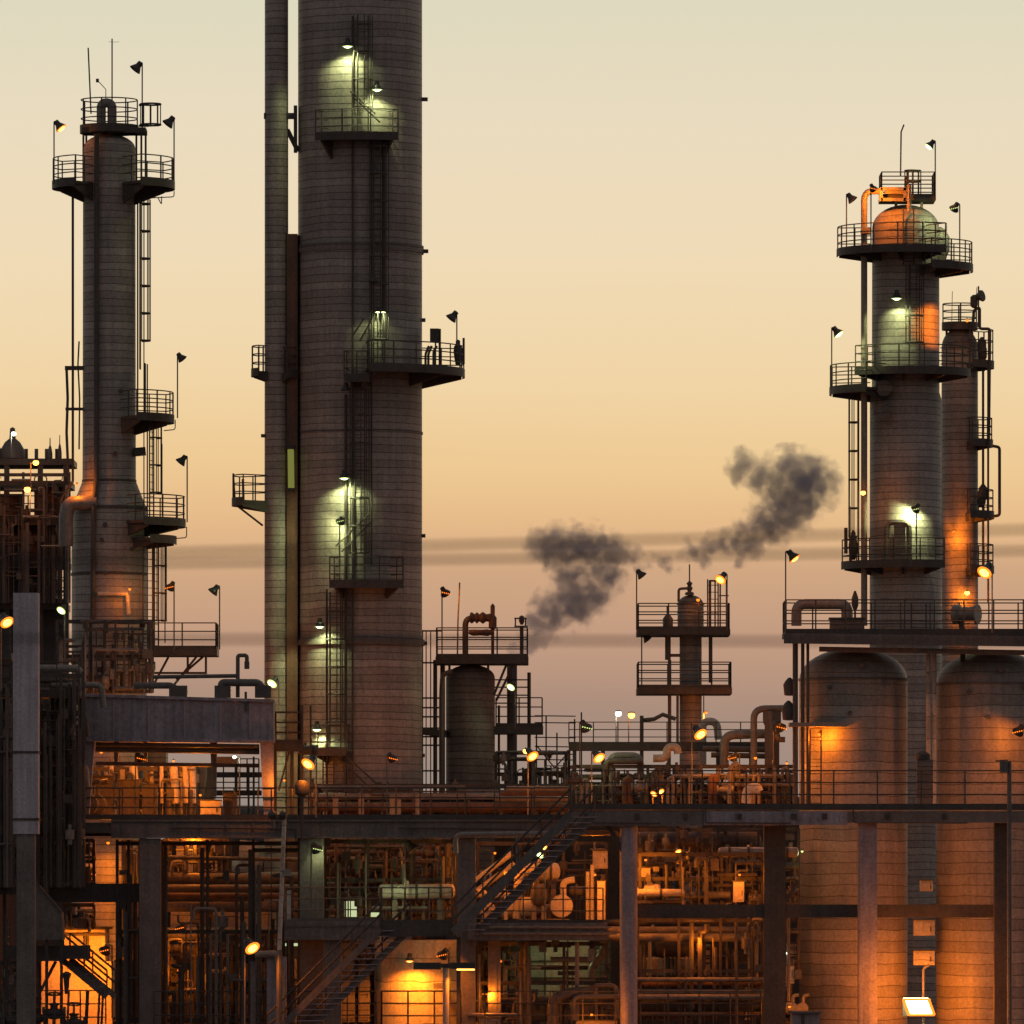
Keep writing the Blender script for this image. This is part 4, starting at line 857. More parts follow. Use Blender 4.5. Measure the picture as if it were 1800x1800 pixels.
for i, (x0, x1, py0, py1) in enumerate(((310, 338, 1478, 1536), (372, 384, 1476, 1536), (390, 400, 1476, 1510))): cabinet(x0, x1, py0, py1, 348, f'orange-lit upright panel under the left walkway, {ORDL[i]}', 'lamplit')
pipe([(398, 1530), (440, 1530), (444, 1478)], .55, 'pale fat duct elbow under the left walkway', 350, 'pale', .9)
for i, px in enumerate((345, 362, 296, 388, 402)): pipe([(px, 1474), (px, 1545)], .14, f'dark upright pipe under the left walkway, {("second", "third", "leftmost", "fourth", "rightmost")[i]}', 346, 'pipe_d', 0)
for i, px in enumerate((285, 347, 408)): pbox(px - 3, px + 4, 1692, 1990, 343.4, .2).solo('steel_post', M['rust'], f'slim rusty post low between the first two pillars, {ORDL[i]}', 'post')
cabinet(295, 330, 1712, 1728, 343.6, 'low box with an orange-lit top between the rusty posts', 'mach', .4)
t = thing('concrete_plinth', 'concrete plinth lit pink-orange beside the goose-necked lamp', 'plinth', P(485, 1990, 336)); pbox(469, 503, 1682, 1990, 336, 1).part('block', M['conc'], t); pbox(440, 450, 1690, 1990, 336.2, .3).part('post', M['conc_d'], t)
MB().tube([P(448, 1678, 335.8), P(488, 1676, 335.8), P(490, 1700, 335.8), P(497, 1760, 335.8), P(492, 1800, 335.8)], .14, 8, .2).part('pipe', M['mach'], t)
t = thing('camera_pole', 'tall thin pole with two dark camera heads left of the second pillar', 'pole', P(492, 1990, 333))
MB().tube([P(491, 1670, 333), P(500, 1432, 333)], .085, 8).part('shaft', M['pale'], t); MB().tube([P(490, 1990, 333), P(491, 1670, 333)], .11, 8).part('base', M['galv'], t); pbox(498, 512, 1528, 1540, 332.8, .25).part('junction_box', M['mach'], t)
for px in (478, 498): MB().lathe(P(px, 1433, 333), (0, -1, -.4), [(-.2, .08), (-.1, .17), (.1, .17), (.2, .1)], 12).part('head', M['shade'], t)
MB().bar(P(476, 1440, 333), P(500, 1438, 333), .06, .06).part('arm', M['steel'], t); MB().cyl(P(480, 1442, 333), P(480, 1455, 333), .08, 8).part('bracket', M['galv'], t)
pbox(504, 511, 1565, 1616, 335, .2).solo('pale_post', M['pale'], 'short pale green-lit post beside the camera pole', 'post')
m = MB().lathe(P(531, 1386, 336.6), (0, 0, 1), [(-.35, .1), (-.2, .3), (.1, .32), (.3, .2), (.35, .02)], 12).tube([P(531, 1400, 336.6), P(531, 1473, 336.6)], .07, 6); m.solo('siren', M['steel'], 'round black siren on a stub post over the left walkway railing', 'siren')

# ------------------------------------------------------------------ bay between second and third pillar
for i, (py, r_, d, mt) in enumerate(((1487, .16, 346, 'pipe_d'), (1500, .12, 345, 'rust'), (1515, .15, 344, 'rust'), (1533, .22, 346, 'pipe_d'), (1556, .14, 345, 'pipe_d'), (1575, .3, 346, 'pipe_d'), (1600, .2, 347, 'conc_d'))):
    pipe([(570, py), (802, py)], r_, f'{ORD[i]} horizontal pipe in the dark bay between the second and third pillar', d, mt, 0, 'pipes in the bay between the second and third pillar', flanges=i % 2 == 0)
drum(664, 800, 1567, 13, 339.5, 'long pale green horizontal exchanger behind the landing rail', 'pale', 1625, 'exchanger', 'heat_exchanger', 3)
drum(752, 778, 1533, 11, 343, 'pale bluish drum end above the long exchanger, left one', 'pale'); drum(780, 802, 1533, 10, 343, 'pale bluish drum end above the long exchanger, right one', 'pale')
t = thing('control_booth', 'small dark booth with a bright green-white window behind the middle deck rail', 'booth', P(640, 1622, 341)); pbox(596, 690, 1575, 1619, 341, 1.6).part('wall', M['conc_d'], t)
for x0, x1, y0_, y1_, mm in ((606, 627, 1584, 1617, 'wht'), (642, 672, 1604, 1615, 'win')): pbox(x0, x1, y0_, y1_, 340.96, .03).part('window', M['win'], t); pbox(x0 - 2, x1 + 2, y0_ - 2, y0_ - .3, 340.9, .08).part('frame', M['steel'], t)
MB().bar(P(616, 1617, 340.93), P(616, 1584, 340.93), .03, .04).part('mullion', M['steel'], t)
t, c = tower('process_vessel', 'rust-red upright drum behind the landing rail', 'process vessel', 735, 343, [(12, 1990), (12, 1590), (6, 1582)], 'rust', 20)
for i, px in enumerate((590, 612, 640, 660, 700, 715, 770, 786)): pipe([(px, 1474), (px + (i % 3) * 3, 1600)], .06 + (i % 4) * .03, f'thin upright pipe in the bay between the second and third pillar, {ORDL[i]}', 343.4, 'pipe_d' if i % 3 else 'galv', 0, 'upright pipes between the second and third pillar')
for i, (px, py) in enumerate(((676, 1487), (695, 1490), (755, 1500), (640, 1540), (600, 1530), (770, 1478))): valve(px, py, 343, .8, f'small dark valve between the second and third pillar, {("fourth from left", "fifth from left, beside the hanging lamp", "second from right", "third from left, low", "leftmost", "rightmost")[i]}')
# behind the lower staircase
for i, (px, y0_, w_) in enumerate(((516, 1665, 18), (560, 1660, 12), (610, 1655, 14), (640, 1700, 10))): cabinet(px - w_, px + w_, y0_, 1800, 343, f'dark tall cabinet behind the lower staircase, {ORDL[i]}', 'clad_dark')
for i, px in enumerate((506, 521)): pbox(px - 5, px + 4, 1658, 1663, 341.9, .05).solo('lit_panel', M['win'], f'tiny lit green panel under the middle deck, {("left", "right")[i]} one', 'panel')
for i, (py, r_) in enumerate(((1690, .15), (1712, .2), (1745, .25), (1775, .2))): pipe([(505, py), (655, py)], r_, f'{ORD[i]} dark pipe behind the lower staircase', 345, 'pipe_d', 0, 'pipes behind the lower staircase')

# ------------------------------------------------------------------ bay under the right walkway, round pillar to first drum
drum(1115, 1338, 1478, 20, 343, 'long black drum slung under the right walkway', 'pipe_d', None, bands=3); drum(1125, 1330, 1520, 24, 345, 'second long black drum lower under the right walkway', 'steel', 1590, bands=3)
drum(1262, 1404, 1498, 9, 340.5, 'thin pale drum lit from the right under the right walkway', 'pale', bands=4)
pump(1132, 1588, 340, 1.0, 'orange-lit motor just right of the round pillar', 'lamplit', -1); drum(1120, 1204, 1569, 6.5, 339.6, 'orange-lit pipe section right of the round pillar', 'lamplit', None, bands=1, name='pipe_section', cat='pipe')
cabinet(1121, 1143, 1526, 1552, 340.5, 'orange-lit motor box above the pipe right of the round pillar', 'lamplit')
pipe([(1200, 1573), (1284, 1573)], .15, 'grey ribbed pipe leading to the orange cabinet under the tie beam', 340, 'galv', 0, flanges=True); cabinet(1289, 1308, 1550, 1589, 339.4, 'bright orange-lit cabinet above the tie beam', 'lamplit')
for i, (px, py) in enumerate(((1195, 1540), (1213, 1545), (1225, 1580), (1262, 1580), (1322, 1560), (1330, 1578), (1390, 1570), (1240, 1545))): valve(px, py, 340.4, .75, f'small valve above the tie beam, {("leftmost", "second from left", "third from left, low", "fifth from left, low", "third from right", "second from right", "rightmost", "fourth from left")[i]}', 'pipe' if i % 2 else 'pipe_d')
pipe([(1201, 1590), (1201, 1524)], .04, 'thin upright rod above the tie beam', 339.8, 'mach', 0)
for i, (py, r_, mt, d) in enumerate(((1622, .14, 'pipe_d', 342), (1636, .18, 'pipe', 341), (1648, .18, 'pipe', 340.5), (1722, .1, 'pipe', 339.5), (1731, .12, 'rust', 340), (1744, .13, 'pipe', 339.6), (1753, .13, 'pipe', 339.2), (1768, .25, 'steel', 340), (1782, .2, 'rust', 341))):
    pipe([(1050 if i < 3 else 1118, py), (1342, py)], r_, f'{ORD[i]} long pipe below the tie beam right of the round pillar', d, mt, 0, 'long pipes below the tie beam', flanges=i in (1, 4))
drum(1148, 1214, 1668, 15, 341.5, 'black short drum below the tie beam', 'steel'); t, c = tower('process_vessel', 'squat brown vessel below the tie beam with vertical highlights', 'process vessel', 1168, 344, [(46, 1720), (46, 1686), (40, 1682)], 'pale', 28)
pbox(1213, 1262, 1660, 1722, 345, 1).solo('panel_wall', M['pale'], 'pale greenish panel behind the cross brace below the tie beam', 'wall')
t = thing('cross_brace', 'dark A-shaped steel brace below the tie beam', 'brace', P(1236, 1722, 340.6)); MB().bar(P(1214, 1718, 340.6), P(1234, 1666, 340.6), .1, .14).part('strut', M['steel'], t); MB().bar(P(1237, 1720, 340.6), P(1237, 1655, 340.6), .14, .14).part('post', M['steel'], t); MB().bar(P(1290, 1700, 340.8), P(1275, 1665, 340.8), .1, .14).part('strut', M['steel'], t)
for i, (px, y0_, y1_) in enumerate(((1294, 1613, 1720), (1316, 1613, 1720), (1330, 1613, 1720), (1142, 1655, 1720), (1310, 1720, 1800), (1386, 1613, 1760), (1372, 1613, 1720))): pipe([(px, y0_), (px, y1_)], .07, f'thin upright pipe below the tie beam, {ORDL[[1, 3, 4, 0, 2, 6, 5][i]]}', 340.3, 'mach' if i in (0, 3) else 'pipe', 0, 'upright pipes below the tie beam')
cabinet(1382, 1396, 1688, 1732, 342, 'pale yellow-lit cabinet squeezed beside the first drum', 'pale'); cabinet(1383, 1400, 1660, 1684, 343, 'pale box over the yellow cabinet beside the first drum', 'pale')
for i, px in enumerate((1376, 1394)): pump(px, 1788, 341, .7, f'small orange-lit pump at the foot of the first drum, {("left", "right")[i]}', 'mach')
pbox(1224, 1234, 1657, 1672, 340.2, .1).solo('sign_plate', M['mach'], 'small orange plate under the tie beam', 'plate')
t = thing('equipment_shed', 'grey-blue shed roof corner at the bottom beside the first drum', 'shed', P(1415, 1990, 334)); pbox(1392, 1440, 1782, 1990, 334, 2).part('wall', M['conc'], t); pbox(1388, 1444, 1778, 1781.6, 333.8, 2.4).part('roof', M['galv'], t); pbox(1408, 1414, 1784, 1990, 333.9, .06).part('door_frame', M['steel'], t)

for x0, x1, d, lb in ((268, 466, 337.2, 'thin railing low between the first two pillars'), (506, 664, 337.6, 'thin railing behind the foot of the descending staircase'), (1118, 1340, 337.8, 'thin railing along the bottom right of the round pillar'), (850, 1084, 336.2, 'thin railing along the bottom left of the round pillar')):
    t = thing('railed_walk', lb, 'railing', P((x0 + x1) / 2, 1990, d)); deck(t, PX(x0, d), PX(x1, d), d, d + 1, PZ(1806, d), 'f', h=1.45, th=.25, step=1.25)

# ------------------------------------------------------------------ centre bottom
t = thing('settling_tank', 'square greenish panel tank under the right deck', 'tank', P(985, 1990, 344)); pbox(932, 1036, 1632, 1756, 344, 3).part('wall', M['pale'], t)
m = MB()
for px in (958, 998): m.bar(P(px, 1756, 343.95), P(px, 1640, 343.95), .05, .06)
for py in (1690, 1719): m.bar(P(932, py, 343.9), P(1036, py, 343.9), .05, .05)
m.each('rib', M['steel'], t); pbox(928, 1040, 1757, 1990, 343.8, 3.4).part('base', M['conc_d'], t)
for i, (pts, r_, d, mt, lb) in enumerate((([(886, 1702), (1036, 1701)], .07, 342, 'pipe', 'thin level pipe across the front of the square greenish tank'), ([(1040, 1780), (1040, 1700), (1052, 1688), (1064, 1660)], .16, 341.6, 'pipe', 'ribbed grey elbow pipe right of the square greenish tank'), ([(888, 1702), (888, 1760)], .1, 341.8, 'mach', 'orange-lit upright pipe left of the square greenish tank, farther one'), ([(914, 1672), (914, 1745), (922, 1752), (966, 1754)], .1, 341.4, 'mach', 'orange-lit upright pipe touching the square greenish tank'), ([(972, 1850), (972, 1762), (990, 1748), (1038, 1744)], .26, 338, 'pipe_d', 'fat black elbow pipe in front of the square greenish tank'), ([(1008, 1850), (1008, 1752), (1090, 1752)], .11, 337.6, 'galv', 'grey bent pipe just left of the foot of the round pillar'), ([(1045, 1732), (1084, 1732), (1084, 1790)], .1, 337.9, 'galv', 'small grey bent pipe at the foot of the round pillar'), ([(822, 1784), (910, 1784)], .08, 338, 'mach', 'orange-lit pipe along the bottom right of the orange tank'), ([(856, 1758), (965, 1758)], .1, 339, 'pipe_d', 'dark level pipe at the foot of the square greenish tank'))):
    pipe(pts, r_, lb, d, mt, .3, flanges=i in (1, 4))
pbox(820, 882, 1760, 1990, 340, 4).solo('plinth', M['conc'], 'concrete base lit orange right of the orange tank', 'base')
pbox(890, 1085, 1764, 1990, 341.5, 3).solo('plinth', M['conc_d'], 'dark concrete base under the bottom pipework left of the round pillar', 'base')
for i, (px, w_) in enumerate(((843, 10), (895, 10), (1060, 14))): cabinet(px - w_, px + w_, 1665 if i < 2 else 1655, 1755, 344, f'dark cabinet under the right deck, {("leftmost", "next to the orange upright pipes", "beside the round pillar")[i]}', 'clad_dark')
cabinet(845, 880, 1790, 1812, 337, 'orange-lit low box at the bottom centre, left one'); cabinet(1012, 1085, 1795, 1815, 337, 'orange-lit low box at the foot of the round pillar'); cabinet(950, 985, 1796, 1815, 339, 'orange-lit low box at the bottom centre, right one')
cabinet(1120, 1180, 1763, 1790, 343, 'red-brown corrugated box low right of the round pillar', 'rust')
pbox(1700, 1850, 1450, 1990, 347, 2).solo('side_wall', M['clad_dark'], 'dark wall beside the right-hand drum', 'wall') if False else None

# ------------------------------------------------------------------ pipework standing on and behind the right walkway
d = 350
pr = thing('pipe_rack', 'dark pipe rack with thin railing against the pale sky right of centre', 'pipe rack', P(1120, 1990, 352))
MB().box(PX(1000, 352), PX(1345, 352), 352, 353.5, PZ(1319, 352), PZ(1309, 352)).part('beam', M['steel'], pr); MB().rail([P(1000, 1309, 352.1), P(1345, 1309, 352.1)], .95, 3, 1.0, .025, .02).part('railing', M['steel'], pr)
for px in (1010, 1060, 1128, 1176, 1262, 1320): MB().bar(P(px, 1990, 352.2), P(px, 1258 if px in (1128,) else 1319, 352.2), .16, .16).part('post', M['steel'], pr)
MB().tube([P(1130, 1266, 352.4), P(1150, 1264, 352.4), P(1165, 1256, 352.4), P(1188, 1264, 352.4)], .1, 6).part('crossover_pipe', M['pipe_d'], pr)
for i, (pts, r_, mt, dd, lb) in enumerate((
    ([(1072, 1360), (1072, 1328), (1126, 1328), (1126, 1360)], .15, 'pipe', 349, 'small inverted U pipe behind the walkway rail, upper left one'), ([(1064, 1365), (1064, 1338), (1130, 1338)], .14, 'pipe_d', 348.6, 'dark level pipe just under the inverted U pipe'),
    ([(1148, 1333), (1172, 1333), (1172, 1313), (1190, 1313), (1192, 1325)], .17, 'lamplit', 348, 'orange-lit stepped pipe at the foot of the double-platform column'), ([(1235, 1350), (1235, 1268), (1260, 1268), (1263, 1300)], .17, 'lamplit', 355, 'orange-lit crook pipe right of the double-platform column'),
    ([(1273, 1345), (1273, 1292), (1345, 1290)], .2, 'pipe', 350, 'wide dark bend pipe reaching right to the square stack'), ([(1325, 1400), (1325, 1246), (1395, 1245)], .15, 'pipe', 349, 'tall inverted J pipe left of the first drum'),
    ([(1235, 1316), (1345, 1318)], .13, 'pipe_d', 351, 'level pipe below the wide bend pipe'), ([(1250, 1327), (1345, 1329)], .12, 'pipe_d', 350.5, 'lower level pipe below the wide bend pipe'), ([(1282, 1415), (1282, 1348), (1296, 1340)], .08, 'mach', 345, 'thin ochre pipe behind the right walkway rail'),
    ([(1380, 1300), (1368, 1300), (1366, 1290)], .12, 'pipe_d', 347, 'short stub pipe beside the first drum'))): pipe(pts, r_, lb, dd, mt, .45)
t, c = tower('square_stack', 'brown square stack topped by a round lid just left of the first drum', 'stack', 1357, 349, [(13, 1990), (13, 1275), (16, 1270), (16, 1250)], 'conc_d', 4)
for i, (px, py, s_) in enumerate(((1388, 1208, 1.1), (1386, 1250, 1.2))): MB().lathe(P(px, py, 342.6), (0, 0, 1), [(-.32 * s_, .1), (-.3 * s_, .2 * s_), (.1 * s_, .24 * s_), (.25 * s_, .15 * s_), (.36 * s_, .05)], 12).bar(P(px, py, 342.6), P(px + 10, py, 342.6), .1, .1).solo('relief_valve', M['steel'], f'black bulky valve head hugging the left side of the first drum, {("upper", "lower")[i]}', 'valve')
for i in range(30):
    px = 1010 + i * 12.6; py = 1372 + (i * 37 % 40)
    if i % 3 == 0: valve(px, py, 346 + (i % 4), .8, f'small valve in the crowded manifold behind the right walkway rail, number {["one","two","three","four","five","six","seven","eight","nine","ten"][i//3]} from the left', 'pipe' if i % 2 else 'pipe_d') if i // 3 < 10 else None
    else: pipe([(px, 1420), (px, 1350 + (i * 23 % 35)), (px + 9, 1346 + (i * 23 % 35)), (px + 9, 1420)] if i % 2 else [(px, 1420), (px, 1348 + (i * 29 % 30))], .05 + (i % 4) * .025, 'short pipe loop or riser in the crowded manifold behind the right walkway rail', 346.5 + (i % 3), ['pipe', 'mach', 'pipe_d', 'rust'][i % 4], .12, 'risers of the manifold behind the right walkway')
for i, (py, r_) in enumerate(((1366, .12), (1384, .16), (1396, .12), (1408, .18))): pipe([(1008, py), (1400, py)], r_, f'{ORD[i]} level pipe of the manifold behind the right walkway rail', 349 + i * .4, ['pipe_d', 'rust', 'pipe', 'pipe_d'][i], 0, 'level pipes of the right manifold', True)
pipe([(1312, 1412), (1314, 1388), (1330, 1384), (1334, 1392)], .22, 'fat pale elbow behind the right walkway rail', 344, 'pale', .4)
for i, (py, r_, x0) in enumerate(((1386, .11, 890), (1395, .1, 880), (1404, .13, 870), (1418, .2, 560), (1400, .16, 540), (1428, .16, 570))): pipe([(x0, py), (1000, py)], r_, f'rust-brown level pipe behind the left walkway rail, {("topmost", "second", "fourth", "fifth", "third", "lowest")[i]}', 346 + i * .5, 'rust' if i % 2 else 'mach', 0, 'rust-brown pipes behind the left walkway', True)
for i, (px, py0_) in enumerate(((635, 1402), (590, 1395), (690, 1400), (735, 1398), (700, 1405))): pipe([(px, 1440), (px, py0_)], .12, f'short stub pipe behind the left walkway rail near the tower foot, {("second", "leftmost", "third", "rightmost", "fourth")[i]}', 344, 'mach', 0)
cabinet(352, 388, 1408, 1438, 343.6, 'bright orange box behind the left walkway rail', 'lamplit')
for i, (x0, x1, y0_) in enumerate(((160, 200, 1365), (205, 245, 1372), (250, 276, 1380), (392, 416, 1395))): cabinet(x0, x1, y0_, 1438, 344.5, f'brown equipment box behind the left walkway rail, {ORDL[i]}', 'pipe_d')
for i, px in enumerate((95, 110, 126, 140)): pump(px, 1440, 342 + i * .5, 1.2, f'dark pump left of the furnace casing leg, {ORDL[i]}', 'pipe_d')
# structure seen against the sky gaps by the furnace
t = thing('rail_gantry', 'thin gantry and rails against the bright sky gap under the furnace casing', 'gantry', P(430, 1990, 365)); dd = 365
for py in (1362, 1394): MB().bar(P(368, py, dd), P(460, py, dd), .3, .22).part('beam', M['steel'], t)
MB().rail([P(372, 1362, dd), P(455, 1362, dd)], .7, 2, .55).rail([P(372, 1394, dd), P(455, 1394, dd)], .7, 2, .55).part('railing', M['steel'], t)
for px in (416, 421, 437, 446): MB().bar(P(px, 1990, dd - .2), P(px, 1330 + (px == 437) * 12, dd - .2), .09, .09).part('post', M['steel'], t)
pbox(290, 376, 1345, 1440, 352, 2).solo('furnace_block', M['steel'], 'black furnace block behind the lit furnace tubes', 'furnace'); pbox(150, 292, 1308, 1440, 353, 2).solo('furnace_block', M['clad_dark'], 'dark clad furnace block at the left under the casing', 'furnace')
pbox(376, 416, 1330, 1348, 352, 1).solo('duct_box', M['rust'], 'rust-brown duct box under the right end of the casing', 'duct')
# dark process hall that closes the lower bays
def clutter(label, x0, x1, y0, y1, d, seed, n, mats=('pipe_d', 'steel', 'steel', 'pipe_d', 'galv', 'pipe')):
    rg = random.Random(seed); t = thing('pipe_rack', label, 'pipe rack', P((x0 + x1) / 2, y1, d + .5)); W = x1 - x0; Hh = y1 - y0
    k = max(2, round(W / 70))
    for i in range(k + 1): MB().bar(P(x0 + W * i / k, y1, d + 1), P(x0 + W * i / k, y0, d + 1), .12, .12).part('post', M['steel'], t)
    for f in (.02, .5, .98): MB().bar(P(x0, y0 + Hh * f, d + 1.1), P(x1, y0 + Hh * f, d + 1.1), .1, .16).part('beam', M['steel'], t)
    for i in range(n):
        dd = d + rg.random() * 1.6; mt = M[rg.choice(mats)]; r_ = rg.choice((.025, .035, .05, .07, .1)); c = rg.random(); px = x0 + rg.random() * W; py = y0 + rg.random() * Hh
        if c < .38: MB().tube([P(px, y1, dd), P(px, y0 + rg.random() * Hh * .7, dd)], r_, 6).part('pipe', mt, t)
        elif c < .58: q = px + rg.uniform(.15, .6) * W; MB().tube([P(px, py, dd), P(min(q, x1), py, dd)], r_, 6).part('pipe', mt, t)
        elif c < .78:
            q = max(x0, min(x1, px + rg.choice((-1, 1)) * rg.uniform(8, 40))); MB().tube([P(px, y1, dd), P(px, py, dd), P(q, py, dd), P(q, py + rg.uniform(-20, 25), dd)], r_, 6, .18).part('pipe', mt, t)
        elif c < .9: w = rg.uniform(3, 8); h = rg.uniform(4, 12); pbox(px - w, px + w, py - h, py + h, dd, .3).part('junction_box', mt, t)
        else: s_ = rg.uniform(.1, .22); MB().lathe(P(px, py, dd), (0, 0, 1), [(-s_ * 2, s_ * .5), (-s_, s_ * .5), (-s_ * .9, s_), (s_, s_), (s_ * 1.1, s_ * .4), (s_ * 2.2, s_ * .35)], 10).part('valve', mt, t)
    return t
for i, a in enumerate((('tangle of thin pipes and boxes in the dark bay right of the pale pier', 70, 147, 1222, 1440, 339.6, 60), ('tangle of thin pipes above the black beam at the lower left', 70, 165, 1476, 1553, 341, 40), ('tangle of pipes under the black beam at the lower left', 112, 165, 1590, 1632, 342, 16),
    ('low tangle of pipes beside the switch cabinet left of the first pillar', 200, 246, 1790, 1830, 340, 12), ('narrow pipe tangle left of the first pillar under the girder', 216, 246, 1476, 1690, 346, 26), ('upper pipe tangle between the first two pillars', 286, 400, 1476, 1545, 344.6, 30), ('lower pipe tangle between the first two pillars', 286, 468, 1645, 1830, 341.8, 60),
    ('pipe tangle behind the descending staircase', 506, 655, 1660, 1830, 344, 50), ('pipe tangle under the girder between the second and third pillar', 572, 802, 1478, 1565, 342.4, 70), ('pipe tangle under the right deck', 842, 930, 1656, 1765, 342.6, 36), ('pipe tangle above the tie beam under the right walkway', 1120, 1404, 1456, 1590, 341.6, 80),
    ('pipe tangle just below the tie beam', 1120, 1404, 1614, 1720, 341.8, 60), ('bottom pipe tangle right of the round pillar', 1120, 1390, 1722, 1840, 341.4, 60), ('dense manifold tangle along the right walkway', 1008, 1400, 1346, 1420, 347.6, 100), ('rust-brown pipe tangle along the left walkway', 548, 1000, 1380, 1437, 347.6, 80),
    ('black pipe tangle at the foot of the slim left tower', 100, 268, 1090, 1218, 348, 70), ('pipe tangle behind the rail under the furnace casing', 160, 345, 1350, 1437, 346.2, 50), ('pipe tangle right of the short dark vessel', 872, 1000, 1322, 1400, 353, 50), ('pipe tangle on the deck under the staircase', 840, 1066, 1480, 1622, 344, 60), ('pipe tangle behind the landing rail', 690, 800, 1575, 1622, 341.5, 30), ('bottom pipe tangle between orange tank and round pillar', 836, 1086, 1762, 1830, 338.6, 40), ('pipe tangle far left beside the pale pier', -40, 24, 1170, 1560, 335.5, 60), ('blurred tangle of pipes on the rust-lit block at the far left', -40, 122, 830, 1060, 398.2, 80), ('thin pipes and boxes in front of the right-hand bay above the tie beam', 1125, 1340, 1500, 1590, 339.2, 24), ('thin front pipes below the tie beam', 1120, 1340, 1614, 1800, 338.8, 30), ('thin front pipes in the bay between the first two pillars', 284, 526, 1476, 1800, 339.2, 46), ('thin front pipes between second and third pillar', 570, 800, 1476, 1618, 339.8, 34), ('thin front pipes under the right deck', 842, 1066, 1656, 1800, 338.2, 34), ('thin front pipes left of the first pillar', 206, 246, 1476, 1800, 338.4, 12), ('thin pipes climbing beside the pale pier', 68, 146, 1180, 1560, 335.8, 34), ('dark tangle under the bottom left platform', 0, 70, 1690, 1830, 337.6, 26))):
    clutter(*a[:6], 40 + i, min(110, int(a[6] * 1.35)))
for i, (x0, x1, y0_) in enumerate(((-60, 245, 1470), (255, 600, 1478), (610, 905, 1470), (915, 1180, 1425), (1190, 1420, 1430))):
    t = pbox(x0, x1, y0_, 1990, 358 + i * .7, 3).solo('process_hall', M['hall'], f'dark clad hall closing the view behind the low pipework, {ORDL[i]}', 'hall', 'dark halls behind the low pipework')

# ------------------------------------------------------------------ lamps: unlit ones first
d = 352
lamp(241, 118, d, '0', 'unlit floodlight on the post rising from the top basket of the slim left tower', (250, 232), -1, 'side')
lamp(298, 214, d, '0', 'unlit floodlight on a thin post over the right upper balcony of the slim left tower', (306, 324), -1, 'side')
lamp(318, 628, d, '0', 'unlit floodlight turned right over the middle balcony of the slim left tower', (312, 735), 1, 'side', s=.8)
lamp(320, 809, d, '0', 'unlit floodlight over the third balcony of the slim left tower', (329, 918), -1, 'side', s=.9)
lamp(377, 1037, d - 1, '0', 'unlit floodlight on the end post of the lowest balcony of the slim left tower', (386, 1142), -1, 'side', s=.9)
lamp(796, 556, d, '0', 'unlit floodlight above the right balcony of the huge central tower', (803, 610), -1, 'side', s=.95)
lamp(1126, 1009, 359, '0', 'unlit floodlight above the upper square platform of the small column', (1119, 1108), 1, 'side', s=.85)
lamp(1136, 1121, 359, '0', 'unlit floodlight tucked under the upper square platform of the small column', (1128, 1210), 1, 'side', s=.8)
lamp(1496, 348, 365, '0', 'unlit reddish floodlight left of the orange-lit head of the right tower', (1488, 440), 1, 'side', s=.9)
lamp(724, 1488, 339, '0', 'unlit pale floodlight hanging in the bay between the second and third pillar', (712, 1615), 1, 'side', s=1.1)
yf = 352 - 109 * u(352)
lamp(659, 300, yf - .6, '0', 'unlit dome lamp in the dark below the top balcony of the huge central tower', None, 1, 'down', s=.8)
lamp(656, 490, yf - .6, '0', 'unlit dome lamp midway down the huge central tower', None, 1, 'down', s=.8)
lamp(608, 681, yf - .6, '0', 'unlit dome lamp below the middle balcony of the huge central tower', None, 1, 'down', s=.8)

# ------------------------------------------------------------------ greenish lamps on the towers
for px, py, pw, lb in ((611, 76, 300, 'topmost green-white dome lamp on the huge central tower'), (663, 152, 160, 'green-white dome lamp just above the top balcony of the huge central tower'), (605, 835, 300, 'green-white dome lamp at mid height on the huge central tower'), (562, 1096, 220, 'green-white dome lamp on the left flank of the huge central tower'), (557, 1277, 220, 'lowest green-white dome lamp at the foot of the huge central tower')):
    lamp(px, py, 352 - math.sqrt(109 ** 2 - (px - 633) ** 2) * u(352) - .62, 'g', lb, None, 1, 'down', pw, .85, 152)
lamp(664, 545, yf - .5, 'g', 'left of twin green-white lamps over the middle balcony of the central tower', (664, 655), -1, 'down', 60, .5); lamp(674, 545, yf - .5, 'g', 'right of twin green-white lamps over the middle balcony of the central tower', (674, 655), 1, 'down', 60, .5)
t = lamp(600, 914, yf - .8, 'g', 'green-white lamp turned to the wall below the mid-height dome lamp of the huge central tower', (597, 1028), -1, 'away', 120, .8)
lamp(481, 1198, 350.4, 'g', 'bright green lamp at the foot of the narrow riser', (490, 1240), -1, 'cam', 30, .9)
light('SPOT', 'bulb', P(481, 1196, 350.5 - .9), GRNC, 70, bpy.data.objects['floodlight.021'] if 'floodlight.021' in bpy.data.objects else t, (0, .25, 1), 60)
yr = 366 - 59 * u(366)
lamp(1576, 519, yr - .6, 'g', 'green-white dome lamp over the middle balcony of the right tower', None, 1, 'down', 170, .9, 150)
lamp(1611, 893, yr - .8, 'g', 'green lamp turned to the wall above the lowest balcony of the right tower', (1611, 993), -1, 'away', 200, .8)
lamp(1636, 254, 365, 'g', 'green floodlight on the tall post above the right tower', (1644, 349), -1, 'side', 60, .85)
lamp(1679, 364, 364, 'g', 'green floodlight at the right of the rounded head of the right tower', (1687, 470), -1, 'away', 90, .85)
lamp(1471, 583, 363.6, 'g', 'green floodlight over the left outrigger balcony of the right tower', (1462, 686), 1, 'side', 90, .95)
lamp(110, 1070, 345, 'g', 'bright green lamp between the pale pier and the slim left tower', (114, 1214), -1, 'cam', 40, .8)
lamp(900, 1205, 354, 'g', 'bright green lamp under the braces of the short dark vessel', (906, 1280), -1, 'cam', 30, .75)
lamp(1028, 1276, 347, 'g', 'dark hooded lamp with green glow at the left end of the sky gap', (1019, 1418), 1, 'away', 40)
